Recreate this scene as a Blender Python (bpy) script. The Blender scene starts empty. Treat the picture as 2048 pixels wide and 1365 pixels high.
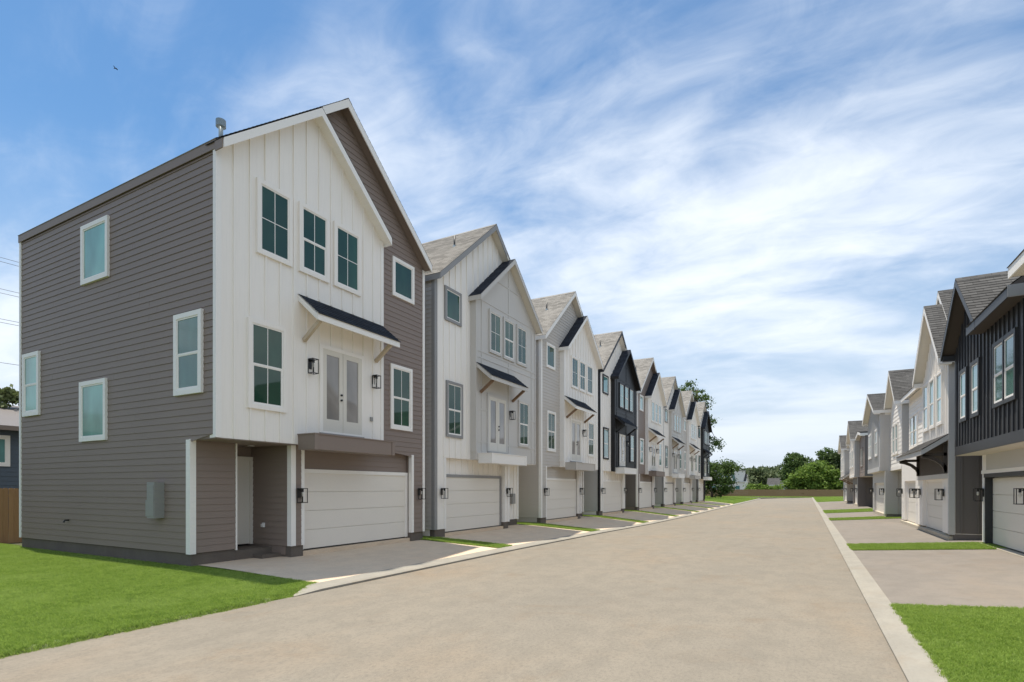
import bpy, math, random
import numpy as np
from mathutils import Vector

R = math.radians
random.seed(7)
rng = np.random.default_rng(7)
sc = bpy.context.scene
col = sc.collection

# ------------------------------------------------------------------ camera
cam = bpy.data.objects.new('camera', bpy.data.cameras.new('camera'))
col.objects.link(cam)
cam.location = (0, 0, 1.9)
cam.rotation_euler = (R(90), 0, R(28.45))
cam.data.sensor_width = 36
cam.data.lens = 36 * 1087 / 2048
cam.data.shift_y = (976 - 682.5) / 2048
cam.data.clip_start = 0.05
cam.data.clip_end = 4000
sc.camera = cam

# ------------------------------------------------------------------ world, sun, exposure
SUN_AZ = R(-80)          # from +Y, positive towards +X
SUN_EL = R(77)
sun_vec = Vector((math.sin(SUN_AZ) * math.cos(SUN_EL), math.cos(SUN_AZ) * math.cos(SUN_EL), math.sin(SUN_EL)))
w = bpy.data.worlds.new('World')
sc.world = w
w.use_nodes = True
nt = w.node_tree
nt.nodes.clear()
def N(nt, typ, **kw):
    n = nt.nodes.new(typ)
    for k, v in kw.items():
        if k in n.inputs.keys() if isinstance(k, str) else False:
            n.inputs[k].default_value = v
        else:
            setattr(n, k, v)
    return n
def math_node(nt, op, a, b=None, c=None, clamp=False):
    n = nt.nodes.new('ShaderNodeMath'); n.operation = op; n.use_clamp = clamp
    for i, x in enumerate((a, b, c)):
        if x is None: continue
        if isinstance(x, (int, float)): n.inputs[i].default_value = x
        else: nt.links.new(x, n.inputs[i])
    return n.outputs[0]
def map_range(nt, v, a, b, c=0.0, d=1.0):
    n = nt.nodes.new('ShaderNodeMapRange'); n.interpolation_type = 'SMOOTHSTEP'
    nt.links.new(v, n.inputs['Value'])
    for k, x in zip(('From Min', 'From Max', 'To Min', 'To Max'), (a, b, c, d)): n.inputs[k].default_value = x
    return n.outputs[0]
sky = N(nt, 'ShaderNodeTexSky', sky_type='NISHITA', sun_disc=False, sun_elevation=SUN_EL, sun_rotation=SUN_AZ,
        altitude=0.0, air_density=1.0, dust_density=0.15, ozone_density=1.2)
tc = nt.nodes.new('ShaderNodeTexCoord')
sep = nt.nodes.new('ShaderNodeSeparateXYZ'); nt.links.new(tc.outputs['Generated'], sep.inputs[0])
zc = math_node(nt, 'MAXIMUM', sep.outputs['Z'], 0.0)
den = math_node(nt, 'ADD', zc, 0.22)
cx_ = math_node(nt, 'DIVIDE', sep.outputs['X'], den)
cy_ = math_node(nt, 'DIVIDE', sep.outputs['Y'], den)
comb = nt.nodes.new('ShaderNodeCombineXYZ'); nt.links.new(cx_, comb.inputs[0]); nt.links.new(cy_, comb.inputs[1])
def cloud_layer(rot, scale, loc, nscale, detail, rough, dist):
    m = nt.nodes.new('ShaderNodeMapping'); nt.links.new(comb.outputs[0], m.inputs['Vector'])
    m.inputs['Rotation'].default_value = (0, 0, R(rot)); m.inputs['Scale'].default_value = scale; m.inputs['Location'].default_value = loc
    n = nt.nodes.new('ShaderNodeTexNoise'); nt.links.new(m.outputs[0], n.inputs['Vector'])
    n.inputs['Scale'].default_value = nscale; n.inputs['Detail'].default_value = detail
    n.inputs['Roughness'].default_value = rough; n.inputs['Distortion'].default_value = dist
    return n.outputs['Fac']
CL = (-55, 50.0, 5.0)      # turn and offset of the cloud field
big = cloud_layer(CL[0], (0.55, 1.0, 1), (CL[1], CL[2], 0), 0.80, 3, 0.45, 0.5)
wisp = cloud_layer(-40, (0.8, 1.3, 1), (0.4, 5.2, 0), 1.7, 6, 0.55, 0.7)
fine = cloud_layer(-40, (0.9, 1.5, 1), (7.4, 2.2, 0), 6.0, 8, 0.6, 0.6)
c1 = math_node(nt, 'MULTIPLY', big, 0.62)
c2 = math_node(nt, 'MULTIPLY_ADD', wisp, 0.28, c1)
c3 = math_node(nt, 'MULTIPLY_ADD', fine, 0.10, c2)
cover = map_range(nt, c3, 0.42, 0.625, 0.0, 0.97)
low = map_range(nt, zc, 0.0, 0.50, 0.97, 0.0)         # thin veil thickening towards the horizon all round
tint = nt.nodes.new('ShaderNodeMix'); tint.data_type = 'RGBA'; tint.blend_type = 'MULTIPLY'; tint.inputs['Factor'].default_value = 1.0
nt.links.new(sky.outputs[0], tint.inputs['A']); tint.inputs['B'].default_value = (0.43, 0.59, 0.655, 1)    # clean, deep blue air
mix = nt.nodes.new('ShaderNodeMix'); mix.data_type = 'RGBA'
veil = nt.nodes.new('ShaderNodeMix'); veil.data_type = 'RGBA'
nt.links.new(low, veil.inputs['Factor']); nt.links.new(tint.outputs['Result'], veil.inputs['A']); veil.inputs['B'].default_value = (2.9, 3.25, 3.75, 1)
thin = map_range(nt, zc, 0.0, 0.25, 0.35, 1.0)        # clouds melt into the veil low down
fac = math_node(nt, 'MULTIPLY', cover, thin)
nt.links.new(fac, mix.inputs['Factor']); nt.links.new(veil.outputs['Result'], mix.inputs['A'])
mix.inputs['B'].default_value = (4.45, 4.7, 5.0, 1)
bg = nt.nodes.new('ShaderNodeBackground'); bg.inputs['Strength'].default_value = 0.145
nt.links.new(mix.outputs['Result'], bg.inputs['Color'])
wo = nt.nodes.new('ShaderNodeOutputWorld'); nt.links.new(bg.outputs[0], wo.inputs['Surface'])

sun = bpy.data.objects.new('sun', bpy.data.lights.new('sun', 'SUN'))
col.objects.link(sun)
sun.data.energy = 3.6
sun.data.angle = R(0.8)
sun.data.color = (1.0, 0.93, 0.81)
sun.rotation_euler = sun_vec.to_track_quat('Z', 'Y').to_euler()
sun.location = (-20, 5, 40)

vs = sc.view_settings
vs.view_transform = 'Standard'; vs.look = 'None'; vs.gamma = 1; vs.exposure = 0.72
sc.cycles.use_denoising = True
sc.cycles.max_bounces = 8
sc.cycles.diffuse_bounces = 5

# ------------------------------------------------------------------ materials
MATS = {}
def base_mat(name):
    m = bpy.data.materials.new(name); m.use_nodes = True
    nt = m.node_tree; nt.nodes.clear()
    b = nt.nodes.new('ShaderNodeBsdfPrincipled'); o = nt.nodes.new('ShaderNodeOutputMaterial')
    nt.links.new(b.outputs[0], o.inputs[0]); MATS[name] = m
    return m, nt, b
def noise(nt, scale, detail=4, rough=0.55, stretch=None, coord='Object', dist=0.0):
    t = nt.nodes.new('ShaderNodeTexCoord'); v = t.outputs[coord]
    if stretch:
        mp = nt.nodes.new('ShaderNodeMapping'); mp.inputs['Scale'].default_value = stretch
        nt.links.new(v, mp.inputs['Vector']); v = mp.outputs[0]
    n = nt.nodes.new('ShaderNodeTexNoise'); nt.links.new(v, n.inputs['Vector'])
    n.inputs['Scale'].default_value = scale; n.inputs['Detail'].default_value = detail
    n.inputs['Roughness'].default_value = rough; n.inputs['Distortion'].default_value = dist
    return n.outputs['Fac']
def ramp(nt, f, stops):
    r = nt.nodes.new('ShaderNodeValToRGB'); nt.links.new(f, r.inputs[0])
    e = r.color_ramp.elements
    while len(e) < len(stops): e.new(0.5)
    for i, (p, c) in enumerate(stops):
        e[i].position = p; e[i].color = (*c, 1)
    return r.outputs[0]
def mixc(nt, f, a, b, mode='MIX'):
    m = nt.nodes.new('ShaderNodeMix'); m.data_type = 'RGBA'; m.blend_type = mode
    if isinstance(f, (int, float)): m.inputs['Factor'].default_value = f
    else: nt.links.new(f, m.inputs['Factor'])
    for k, x in (('A', a), ('B', b)):
        if isinstance(x, tuple): m.inputs[k].default_value = (*x[:3], 1)
        else: nt.links.new(x, m.inputs[k])
    return m.outputs['Result']
def bump(nt, b, h, strength, dist=0.01):
    n = nt.nodes.new('ShaderNodeBump'); n.inputs['Strength'].default_value = strength; n.inputs['Distance'].default_value = dist
    nt.links.new(h, n.inputs['Height']); nt.links.new(n.outputs[0], b.inputs['Normal'])
def paint(name, c, rough=0.55, var=0.10, grain=(1.5, 40, 40), bs=0.12, spec=0.35):
    """painted fibre-cement / wood: faint grain, faint blotches, a little run-off dirt"""
    m, nt, b = base_mat(name)
    f = noise(nt, 1.0, 5, 0.6, grain)
    g = noise(nt, 0.45, 4)
    d = tuple(x * (1 - var) for x in c); l = tuple(min(1, x * (1 + var * 0.5)) for x in c)
    c1 = mixc(nt, g, d, l)
    c2 = mixc(nt, map_range(nt, f, 0.45, 0.75, 0, 0.35), c1, tuple(x * 0.86 for x in c))
    nt.links.new(c2, b.inputs['Base Color'])
    b.inputs['Roughness'].default_value = rough; b.inputs['Specular IOR Level'].default_value = spec
    bump(nt, b, f, bs, 0.004)
    return m
paint('taupe', (0.258, 0.204, 0.172))
paint('white', (0.90, 0.855, 0.79), var=0.05, grain=(20, 20, 1.2))
paint('trim_white', (0.89, 0.86, 0.81), var=0.04)
paint('grey_panel', (0.58, 0.555, 0.515), var=0.05, grain=(20, 20, 1.2))
paint('grey_trim', (0.30, 0.295, 0.29))
paint('side_grey', (0.55, 0.53, 0.50))
paint('beige', (0.55, 0.51, 0.46))
paint('pale_grey', (0.56, 0.55, 0.53))
paint('black', (0.018, 0.018, 0.020), rough=0.5)
paint('charcoal', (0.040, 0.041, 0.044), rough=0.45, grain=(20, 20, 1.2))
paint('brown_dark', (0.075, 0.062, 0.054))
paint('brown_wall', (0.175, 0.155, 0.143), grain=(20, 20, 1.2))
paint('cream', (0.72, 0.68, 0.60), var=0.04)
paint('garage_white', (0.80, 0.755, 0.68), var=0.04, rough=0.45)
paint('soffit_cream', (0.70, 0.64, 0.54), var=0.05)
paint('meter_grey', (0.31, 0.308, 0.29), rough=0.4)
paint('blue_siding', (0.095, 0.122, 0.155))
paint('pipe_metal', (0.22, 0.28, 0.32), rough=0.35)
def wood(name, a, bcol, sc_=(1, 1, 1)):
    m, nt, b = base_mat(name)
    f = noise(nt, 5.0, 6, 0.65, sc_, dist=0.6); k = noise(nt, 1.1, 3)
    oi = nt.nodes.new('ShaderNodeObjectInfo')
    c = mixc(nt, f, a, bcol); c = mixc(nt, math_node(nt, 'MULTIPLY', oi.outputs['Random'], 0.45), c, tuple(x * 0.6 for x in a))
    c = mixc(nt, map_range(nt, k, 0.6, 0.75, 0, 0.5), c, tuple(x * 0.45 for x in a))
    nt.links.new(c, b.inputs['Base Color']); b.inputs['Roughness'].default_value = 0.8
    bump(nt, b, f, 0.3, 0.006)
wood('cedar', (0.34, 0.19, 0.085), (0.52, 0.33, 0.17), (6, 6, 0.5))
wood('fence_wood', (0.32, 0.19, 0.105), (0.48, 0.30, 0.175), (6, 6, 0.5))
wood('bracket_wood', (0.20, 0.12, 0.07), (0.34, 0.22, 0.13), (8, 8, 3))
wood('bracket_pale', (0.50, 0.40, 0.28), (0.62, 0.54, 0.42), (8, 8, 3))
wood('bark', (0.10, 0.075, 0.055), (0.17, 0.13, 0.10), (5, 5, 1))

def concrete(name, c1, c2, c3, fine=0.10, scale=0.35):
    m, nt, b = base_mat(name)
    big = noise(nt, scale, 5, 0.6, (1.0, 0.55, 1))
    mid = noise(nt, 2.6, 6, 0.62, (1.0, 0.7, 1))
    sp = noise(nt, 26, 5, 0.75, (1, .6, 1))
    grit = noise(nt, 110, 3, 0.7)
    stain = noise(nt, 0.8, 6, 0.68, dist=0.8)
    spots = noise(nt, 1.9, 2, 0.4)
    streak = noise(nt, 1.0, 5, 0.6, (2.2, 0.10, 1))
    c = ramp(nt, big, [(0.30, c1), (0.52, c2), (0.72, c3)])
    c = mixc(nt, math_node(nt, 'MULTIPLY', map_range(nt, mid, 0.36, 0.68), 0.45), c, tuple(x * 0.82 for x in c1))
    c = mixc(nt, map_range(nt, stain, 0.52, 0.74, 0, 0.40), c, tuple(x * y for x, y in zip(c3, (0.80, 0.70, 0.60))))
    c = mixc(nt, map_range(nt, streak, 0.50, 0.72, 0, 0.28), c, tuple(x * 0.74 for x in c2))
    c = mixc(nt, map_range(nt, spots, 0.70, 0.76, 0, 0.18), c, tuple(x * 0.5 for x in c1))
    c = mixc(nt, map_range(nt, sp, 0.42, 0.72, 0, fine * 2.6), c, tuple(x * 0.62 for x in c1))
    c = mixc(nt, map_range(nt, grit, 0.45, 0.75, 0, fine * 2.2), c, tuple(min(1, x * 1.5) for x in c2))
    nt.links.new(c, b.inputs['Base Color']); b.inputs['Roughness'].default_value = 0.9
    b.inputs['Specular IOR Level'].default_value = 0.2
    h = math_node(nt, 'ADD', math_node(nt, 'MULTIPLY', sp, 0.6), math_node(nt, 'MULTIPLY', grit, 0.5))
    bump(nt, b, h, 0.35, 0.006)
concrete('road_concrete', (0.216, 0.194, 0.159), (0.256, 0.224, 0.178), (0.272, 0.216, 0.156), 0.20, 0.30)
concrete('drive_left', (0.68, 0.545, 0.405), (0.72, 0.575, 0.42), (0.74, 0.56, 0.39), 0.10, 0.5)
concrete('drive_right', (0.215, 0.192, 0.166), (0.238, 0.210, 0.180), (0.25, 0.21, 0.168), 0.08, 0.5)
concrete('kerb_concrete', (0.30, 0.28, 0.24), (0.335, 0.31, 0.262), (0.35, 0.31, 0.25), 0.08, 0.9)
concrete('foundation', (0.135, 0.115, 0.100), (0.155, 0.132, 0.112), (0.17, 0.14, 0.115), 0.06, 0.8)
concrete('threshold', (0.50, 0.45, 0.36), (0.55, 0.49, 0.39), (0.56, 0.47, 0.33), 0.05, 1.0)
concrete('joint_dark', (0.07, 0.065, 0.06), (0.08, 0.07, 0.065), (0.09, 0.08, 0.07), 0.03, 1.0)

def shingle(name, c, axis):
    m, nt, b = base_mat(name)
    t = nt.nodes.new('ShaderNodeTexCoord'); s = nt.nodes.new('ShaderNodeSeparateXYZ'); nt.links.new(t.outputs['Object'], s.inputs[0])
    cb = nt.nodes.new('ShaderNodeCombineXYZ'); nt.links.new(s.outputs[axis], cb.inputs[0])
    nt.links.new(math_node(nt, 'MULTIPLY', s.outputs['Z'], 1.545), cb.inputs[1])
    br = nt.nodes.new('ShaderNodeTexBrick'); nt.links.new(cb.outputs[0], br.inputs['Vector'])
    br.inputs['Scale'].default_value = 1.0; br.inputs['Brick Width'].default_value = 0.30; br.inputs['Row Height'].default_value = 0.145
    br.inputs['Mortar Size'].default_value = 0.006; br.inputs['Bias'].default_value = 0.0
    br.inputs['Color1'].default_value = (*[x * 1.25 for x in c], 1); br.inputs['Color2'].default_value = (*[x * 0.72 for x in c], 1)
    br.inputs['Mortar'].default_value = (*[x * 0.45 for x in c], 1)
    g = noise(nt, 120, 2, 0.6); l = noise(nt, 0.7, 4)
    cc = mixc(nt, map_range(nt, g, 0.4, 0.7, 0, 0.35), br.outputs['Color'], tuple(x * 0.6 for x in c))
    cc = mixc(nt, map_range(nt, l, 0.4, 0.7, 0, 0.22), cc, tuple(x * 1.3 for x in c))
    nt.links.new(cc, b.inputs['Base Color']); b.inputs['Roughness'].default_value = 0.95; b.inputs['Specular IOR Level'].default_value = 0.15
    bump(nt, b, g, 0.5, 0.006)
shingle('shingle_tan', (0.300, 0.282, 0.255), 'X')
shingle('shingle_grey', (0.105, 0.102, 0.098), 'X')
shingle('shingle_shaded', (0.040, 0.046, 0.060), 'X')  # bay roofs: gable shade and sky blue painted into the shingle colour
shingle('shingle_dark_canopy', (0.032, 0.038, 0.050), 'Y')
shingle('shingle_grey_canopy', (0.105, 0.102, 0.098), 'Y')

def glass(name, c, rough=0.03, coat=0.6):
    m, nt, b = base_mat(name)
    f = noise(nt, 0.9, 3, 0.5, (1, 1, 0.4)); g = noise(nt, 0.35, 2, 0.5)
    cc = mixc(nt, map_range(nt, f, 0.35, 0.7), tuple(x * 0.7 for x in c), tuple(x * 1.25 for x in c))
    nt.links.new(cc, b.inputs['Base Color']); b.inputs['Roughness'].default_value = rough
    b.inputs['IOR'].default_value = 1.52; b.inputs['Specular IOR Level'].default_value = 0.5
    b.inputs['Coat Weight'].default_value = coat; b.inputs['Coat Roughness'].default_value = 0.02
    bump(nt, b, g, 0.10, 0.03)
glass('glass_green', (0.028, 0.080, 0.050), 0.03, 0.15)
glass('glass_teal', (0.20, 0.42, 0.36), 0.12, 0.2)
glass('glass_tealdark', (0.10, 0.22, 0.19), 0.06, 0.3)
glass('glass_cyan', (0.12, 0.30, 0.29), 0.05, 0.4)
glass('glass_door', (0.27, 0.25, 0.23), 0.05, 0.5)
glass('glass_clear', (0.55, 0.56, 0.54), 0.05, 0.3)
def plain(name, c, rough=0.5, metal=0.0):
    m, nt, b = base_mat(name)
    f = noise(nt, 30, 3)
    nt.links.new(mixc(nt, f, tuple(x * 0.85 for x in c), tuple(min(1, x * 1.1) for x in c)), b.inputs['Base Color'])
    b.inputs['Roughness'].default_value = rough; b.inputs['Metallic'].default_value = metal
plain('iron', (0.012, 0.012, 0.012), 0.42)
plain('bulb', (0.75, 0.72, 0.64), 0.2)
plain('plastic_white', (0.75, 0.75, 0.73), 0.35)
plain('bird_dark', (0.02, 0.02, 0.02), 0.8)
plain('wire_dark', (0.05, 0.05, 0.055), 0.6)

def foliage(name, a, bcol, trans=0.25):
    m, nt, b = base_mat(name)
    gi = nt.nodes.new('ShaderNodeNewGeometry'); oi = noise(nt, 0.35, 3)
    c = mixc(nt, gi.outputs['Random Per Island'], a, bcol)
    c = mixc(nt, math_node(nt, 'MULTIPLY', oi, 0.5), c, tuple(x * 0.55 for x in a))
    nt.links.new(c, b.inputs['Base Color']); b.inputs['Roughness'].default_value = 0.6; b.inputs['Specular IOR Level'].default_value = 0.25
    tr = nt.nodes.new('ShaderNodeBsdfTranslucent'); nt.links.new(c, tr.inputs[0])
    mx = nt.nodes.new('ShaderNodeMixShader'); mx.inputs[0].default_value = trans
    out = [n for n in nt.nodes if n.type == 'OUTPUT_MATERIAL'][0]
    nt.links.new(b.outputs[0], mx.inputs[1]); nt.links.new(tr.outputs[0], mx.inputs[2]); nt.links.new(mx.outputs[0], out.inputs[0])
foliage('leaf_dark', (0.060, 0.095, 0.035), (0.125, 0.170, 0.060), 0.35)
foliage('leaf_mid', (0.075, 0.130, 0.035), (0.150, 0.220, 0.065), 0.35)
foliage('leaf_bright', (0.150, 0.250, 0.040), (0.270, 0.370, 0.080), 0.4)
foliage('leaf_far', (0.105, 0.145, 0.062), (0.185, 0.225, 0.105), 0.35)
foliage('leaf_pale', (0.13, 0.17, 0.06), (0.20, 0.23, 0.10))
def turf_blade():
    m, nt, b = base_mat('blade')
    gi = nt.nodes.new('ShaderNodeNewGeometry'); oi = nt.nodes.new('ShaderNodeObjectInfo')
    def pn(scale, detail=4, rough=.6):
        n = nt.nodes.new('ShaderNodeTexNoise'); nt.links.new(gi.outputs['Position'], n.inputs['Vector'])
        n.inputs['Scale'].default_value = scale; n.inputs['Detail'].default_value = detail; n.inputs['Roughness'].default_value = rough
        return n.outputs['Fac']
    c = mixc(nt, gi.outputs['Random Per Island'], (0.185, 0.290, 0.034), (0.520, 0.660, 0.155))
    c = mixc(nt, math_node(nt, 'MULTIPLY', oi.outputs['Random'], 0.55), c, (0.150, 0.260, 0.030))
    c = mixc(nt, map_range(nt, pn(0.9), 0.42, 0.68, 0, 0.45), c, (0.440, 0.555, 0.150))
    c = mixc(nt, map_range(nt, pn(5.5, 5, .7), 0.50, 0.72, 0, 0.60), c, (0.140, 0.250, 0.028))
    c = mixc(nt, map_range(nt, pn(16, 3, .7), 0.62, 0.75, 0, 0.55), c, (0.520, 0.480, 0.220))
    nt.links.new(c, b.inputs['Base Color']); b.inputs['Roughness'].default_value = 0.55; b.inputs['Specular IOR Level'].default_value = 0.3
    tr = nt.nodes.new('ShaderNodeBsdfTranslucent'); nt.links.new(c, tr.inputs[0])
    mx = nt.nodes.new('ShaderNodeMixShader'); mx.inputs[0].default_value = 0.5
    out = [n for n in nt.nodes if n.type == 'OUTPUT_MATERIAL'][0]
    nt.links.new(b.outputs[0], mx.inputs[1]); nt.links.new(tr.outputs[0], mx.inputs[2]); nt.links.new(mx.outputs[0], out.inputs[0])
turf_blade()
concrete('field', (0.075, 0.080, 0.045), (0.09, 0.095, 0.05), (0.10, 0.095, 0.06), 0.05, 0.1)
m, nt_, b_ = base_mat('turf')
f_ = noise(nt_, 14, 6, 0.7); g_ = noise(nt_, 0.6, 4)
c_ = mixc(nt_, f_, (0.060, 0.090, 0.022), (0.15, 0.200, 0.055)); c_ = mixc(nt_, map_range(nt_, g_, 0.4, 0.7, 0, 0.4), c_, (0.18, 0.21, 0.075))
nt_.links.new(c_, b_.inputs['Base Color']); b_.inputs['Roughness'].default_value = 0.95
bump(nt_, b_, f_, 0.8, 0.03)

# ------------------------------------------------------------------ mesh helpers
class Frame:
    """o = outwards from a wall plane, s = along the wall, z = up"""
    def __init__(self, org, od, sd):
        self.org, self.od, self.sd = org, od, sd
        self.flip = (od[0] * sd[1] - od[1] * sd[0]) < 0
    def P(self, o, s, z):
        return (self.org[0] + self.od[0] * o + self.sd[0] * s, self.org[1] + self.od[1] * o + self.sd[1] * s, z)
WORLD = Frame((0, 0), (1, 0), (0, 1))
class MB:
    def __init__(self, fr=WORLD): self.v = []; self.f = []; self.fr = fr
    def add(self, pts, faces):
        n = len(self.v); self.v += pts
        self.f += [tuple(n + i for i in (reversed(f) if self.fr.flip else f)) for f in faces]
        return self
    def hexa(self, c):   # 8 corners (o,s,z): bottom ring 0-3 counter-clockwise, top ring 4-7
        return self.add([self.fr.P(*p) for p in c], [(3, 2, 1, 0), (4, 5, 6, 7), (0, 1, 5, 4), (1, 2, 6, 5), (2, 3, 7, 6), (3, 0, 4, 7)])
    def box(self, o0, o1, s0, s1, z0, z1):
        return self.hexa([(o0, s0, z0), (o1, s0, z0), (o1, s1, z0), (o0, s1, z0), (o0, s0, z1), (o1, s0, z1), (o1, s1, z1), (o0, s1, z1)])
    def prism(self, poly, o0, o1):   # poly in (s,z) counter-clockwise seen from outside, convex
        n = len(poly); pts = [self.fr.P(o1, s, z) for s, z in poly] + [self.fr.P(o0, s, z) for s, z in poly]
        fs = [tuple(range(n)), tuple(reversed(range(n, 2 * n)))] + [(i, n + i, n + (i + 1) % n, (i + 1) % n) for i in range(n)]
        return self.add(pts, fs)
    def ring(self, o0, o1, s0, s1, z0, z1, w, wt=None, wb=None):   # picture-frame ring
        wt = w if wt is None else wt; wb = w if wb is None else wb
        self.box(o0, o1, s0, s0 + w, z0, z1); self.box(o0, o1, s1 - w, s1, z0, z1)
        self.box(o0, o1 - .001, s0 + w, s1 - w, z1 - wt, z1); self.box(o0, o1 - .001, s0 + w, s1 - w, z0, z0 + wb)
        return self
    def bar(self, a, b, wd, ht=None):   # straight square bar between two (o,s,z) points
        ht = ht or wd
        A = Vector(self.fr.P(*a)); B = Vector(self.fr.P(*b)); d = (B - A).normalized()
        up = Vector((0, 0, 1)) if abs(d.z) < 0.95 else Vector((1, 0, 0))
        x = d.cross(up).normalized(); y = x.cross(d).normalized()
        pts = []
        for q in (A, B):
            for i, j in ((-1, -1), (1, -1), (1, 1), (-1, 1)): pts.append(tuple(q + x * i * wd / 2 + y * j * ht / 2))
        return self.add(pts, [(3, 2, 1, 0), (4, 5, 6, 7), (0, 1, 5, 4), (1, 2, 6, 5), (2, 3, 7, 6), (3, 0, 4, 7)])
    def tube(self, pts, rad, n=8):
        pts = [Vector(p) for p in pts]; rad = rad if isinstance(rad, (list, tuple)) else [rad] * len(pts)
        base = len(self.v)
        for i, p in enumerate(pts):
            d = (pts[min(i + 1, len(pts) - 1)] - pts[max(i - 1, 0)]).normalized()
            up = Vector((0, 0, 1)) if abs(d.z) < 0.9 else Vector((1, 0, 0))
            x = d.cross(up).normalized(); y = x.cross(d).normalized()
            for k in range(n):
                a = 2 * math.pi * k / n
                self.v.append(tuple(p + (x * math.cos(a) + y * math.sin(a)) * rad[i]))
        for i in range(len(pts) - 1):
            for k in range(n):
                self.f.append((base + i * n + k, base + i * n + (k + 1) % n, base + (i + 1) * n + (k + 1) % n, base + (i + 1) * n + k))
        self.f.append(tuple(base + k for k in reversed(range(n)))); e = base + (len(pts) - 1) * n
        self.f.append(tuple(e + k for k in range(n)))
        return self
    def build(self, name, mat, parent=None, kind=None, smooth=False):
        if not self.f: return None
        off = Vector((0, 0, 0))
        if parent is not None:
            r = parent
            while r.parent is not None: r = r.parent
            off = r.location
        me = bpy.data.meshes.new(name)
        me.from_pydata([(x - off.x, y - off.y, z - off.z) for x, y, z in self.v], [], self.f)
        me.materials.append(MATS[mat])
        if smooth: me.polygons.foreach_set('use_smooth', [True] * len(me.polygons))
        ob = bpy.data.objects.new(name, me); col.objects.link(ob)
        if parent is not None: ob.parent = parent
        if kind: ob['kind'] = kind
        return ob
def tag(o, label=None, cat=None, group=None, kind=None):
    if label: o['label'] = label
    if cat: o['category'] = cat
    if group: o['group'] = group
    if kind: o['kind'] = kind
    return o
def empty(name, loc, label, cat, group=None):
    o = bpy.data.objects.new(name, None); col.objects.link(o); o.location = loc
    return tag(o, label, cat, group)

# ------------------------------------------------------------------ cladding, windows, doors, lamps, roofs
EXPO = 0.157
def clad_lap(par, fr, o, z0, z1, srange, mat, join=False, holes=(), split=0.0, expo=EXPO):
    """lap boards; srange(z) -> (s0, s1)"""
    mb = MB(fr); z = z0; k = 0
    while z < z1 - 0.02:
        zt = min(z + expo + 0.012, z1)
        a0, a1 = srange(z); b0, b1 = srange(zt)
        if a1 - a0 > 0.03:
            if b1 - b0 < 0.01: b0 = b1 = (b0 + b1) / 2
            cuts = [0.0, 1.0]
            if split and a1 - a0 > split:
                n = max(1, int((a1 - a0) / split)); ph = random.uniform(-0.4, 0.4)
                cuts = [0.0] + [min(0.93, max(0.07, (i + 1 + ph) / (n + 1))) for i in range(n)] + [1.0]
            for c0, c1 in zip(cuts[:-1], cuts[1:]):
                g = 0.0012 if c0 > 0 else 0.0
                A0, A1 = a0 + (a1 - a0) * c0 + g, a0 + (a1 - a0) * c1; B0, B1 = b0 + (b1 - b0) * c0 + g, b0 + (b1 - b0) * c1
                t = mb if join else MB(fr)
                e = random.uniform(-.001, .001)
                t.hexa([(o, A0, z), (o + .023 + e, A0, z), (o + .023 + e, A1, z), (o, A1, z), (o, B0, zt), (o + .007 + e, B0, zt), (o + .007 + e, B1, zt), (o, B1, zt)])
                if not join: t.build('siding_board', mat, par)
        z += expo; k += 1
    if join: mb.build('siding', mat, par, 'stuff')
def clad_bb(par, fr, o, s0, s1, z0, ztop, mat, sp=0.405, holes=(), join=False, wd=0.045, first=None):
    mb = MB(fr); s = s0 + (sp * 0.9 if first is None else first)
    while s < s1 - 0.06:
        iv = [(z0, ztop(s))]
        for (h0, h1, a, b) in holes:
            if h0 - .03 < s < h1 + .03:
                nv = []
                for (p, q) in iv:
                    if a > p: nv.append((p, min(q, a)))
                    if b < q: nv.append((max(p, b), q))
                iv = [(p, q) for p, q in nv if q - p > 0.06]
        for p, q in iv:
            t = mb if join else MB(fr)
            t.box(o, o + .030, s - wd / 2, s + wd / 2, p, q)
            if not join: t.build('batten', mat, par)
        s += sp
    if join: mb.build('battens', mat, par, 'stuff')
def window(par, fr, o, s0, s1, z0, z1, style='dh', casing='trim_white', cw=0.10, sash='trim_white', gl='glass_green', gv=True, gh=False, far=False):
    """s0..z1 are the outside of the casing"""
    c = MB(fr).ring(o, o + .066, s0, s1, z0, z1, cw).build('window', casing, par)
    a0, a1, b0, b1 = s0 + cw, s1 - cw, z0 + cw, z1 - cw
    w_ = 0.035
    m = MB(fr).ring(o, o + .050, a0 - .004, a1 + .004, b0 - .004, b1 + .004, w_ + .004)
    zm = b0 + (b1 - b0) * 0.5
    if style == 'dh':
        m.box(o, o + .048, a0 + w_, a1 - w_, zm - .022, zm + .022)
        m.ring(o, o + .042, a0 + w_, a1 - w_, b0 + w_, zm - .022, .022)
        panes = [(a0 + w_ + .022, a1 - w_ - .022, b0 + w_ + .022, zm - .044), (a0 + w_, a1 - w_, zm + .022, b1 - w_)]
    else:
        panes = [(a0 + w_, a1 - w_, b0 + w_, b1 - w_)]
    m.build('sash_frame', sash, c)
    for i, (p0, p1, q0, q1) in enumerate(panes):
        MB(fr).box(o, o + (.0325 if style == 'dh' and i == 0 else .036), p0 - .003, p1 + .003, q0 - .003, q1 + .003).build('pane', gl, c)
        g = MB(fr); pm = (p0 + p1) / 2; qm = (q0 + q1) / 2; oo = .0365
        if gv: g.box(o, o + oo + .004, pm - .009, pm + .009, q0, q1)
        if gh: g.box(o, o + oo + .003, p0, p1, qm - .009, qm + .009)
        g.build('muntin', sash, c)
    return c
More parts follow.
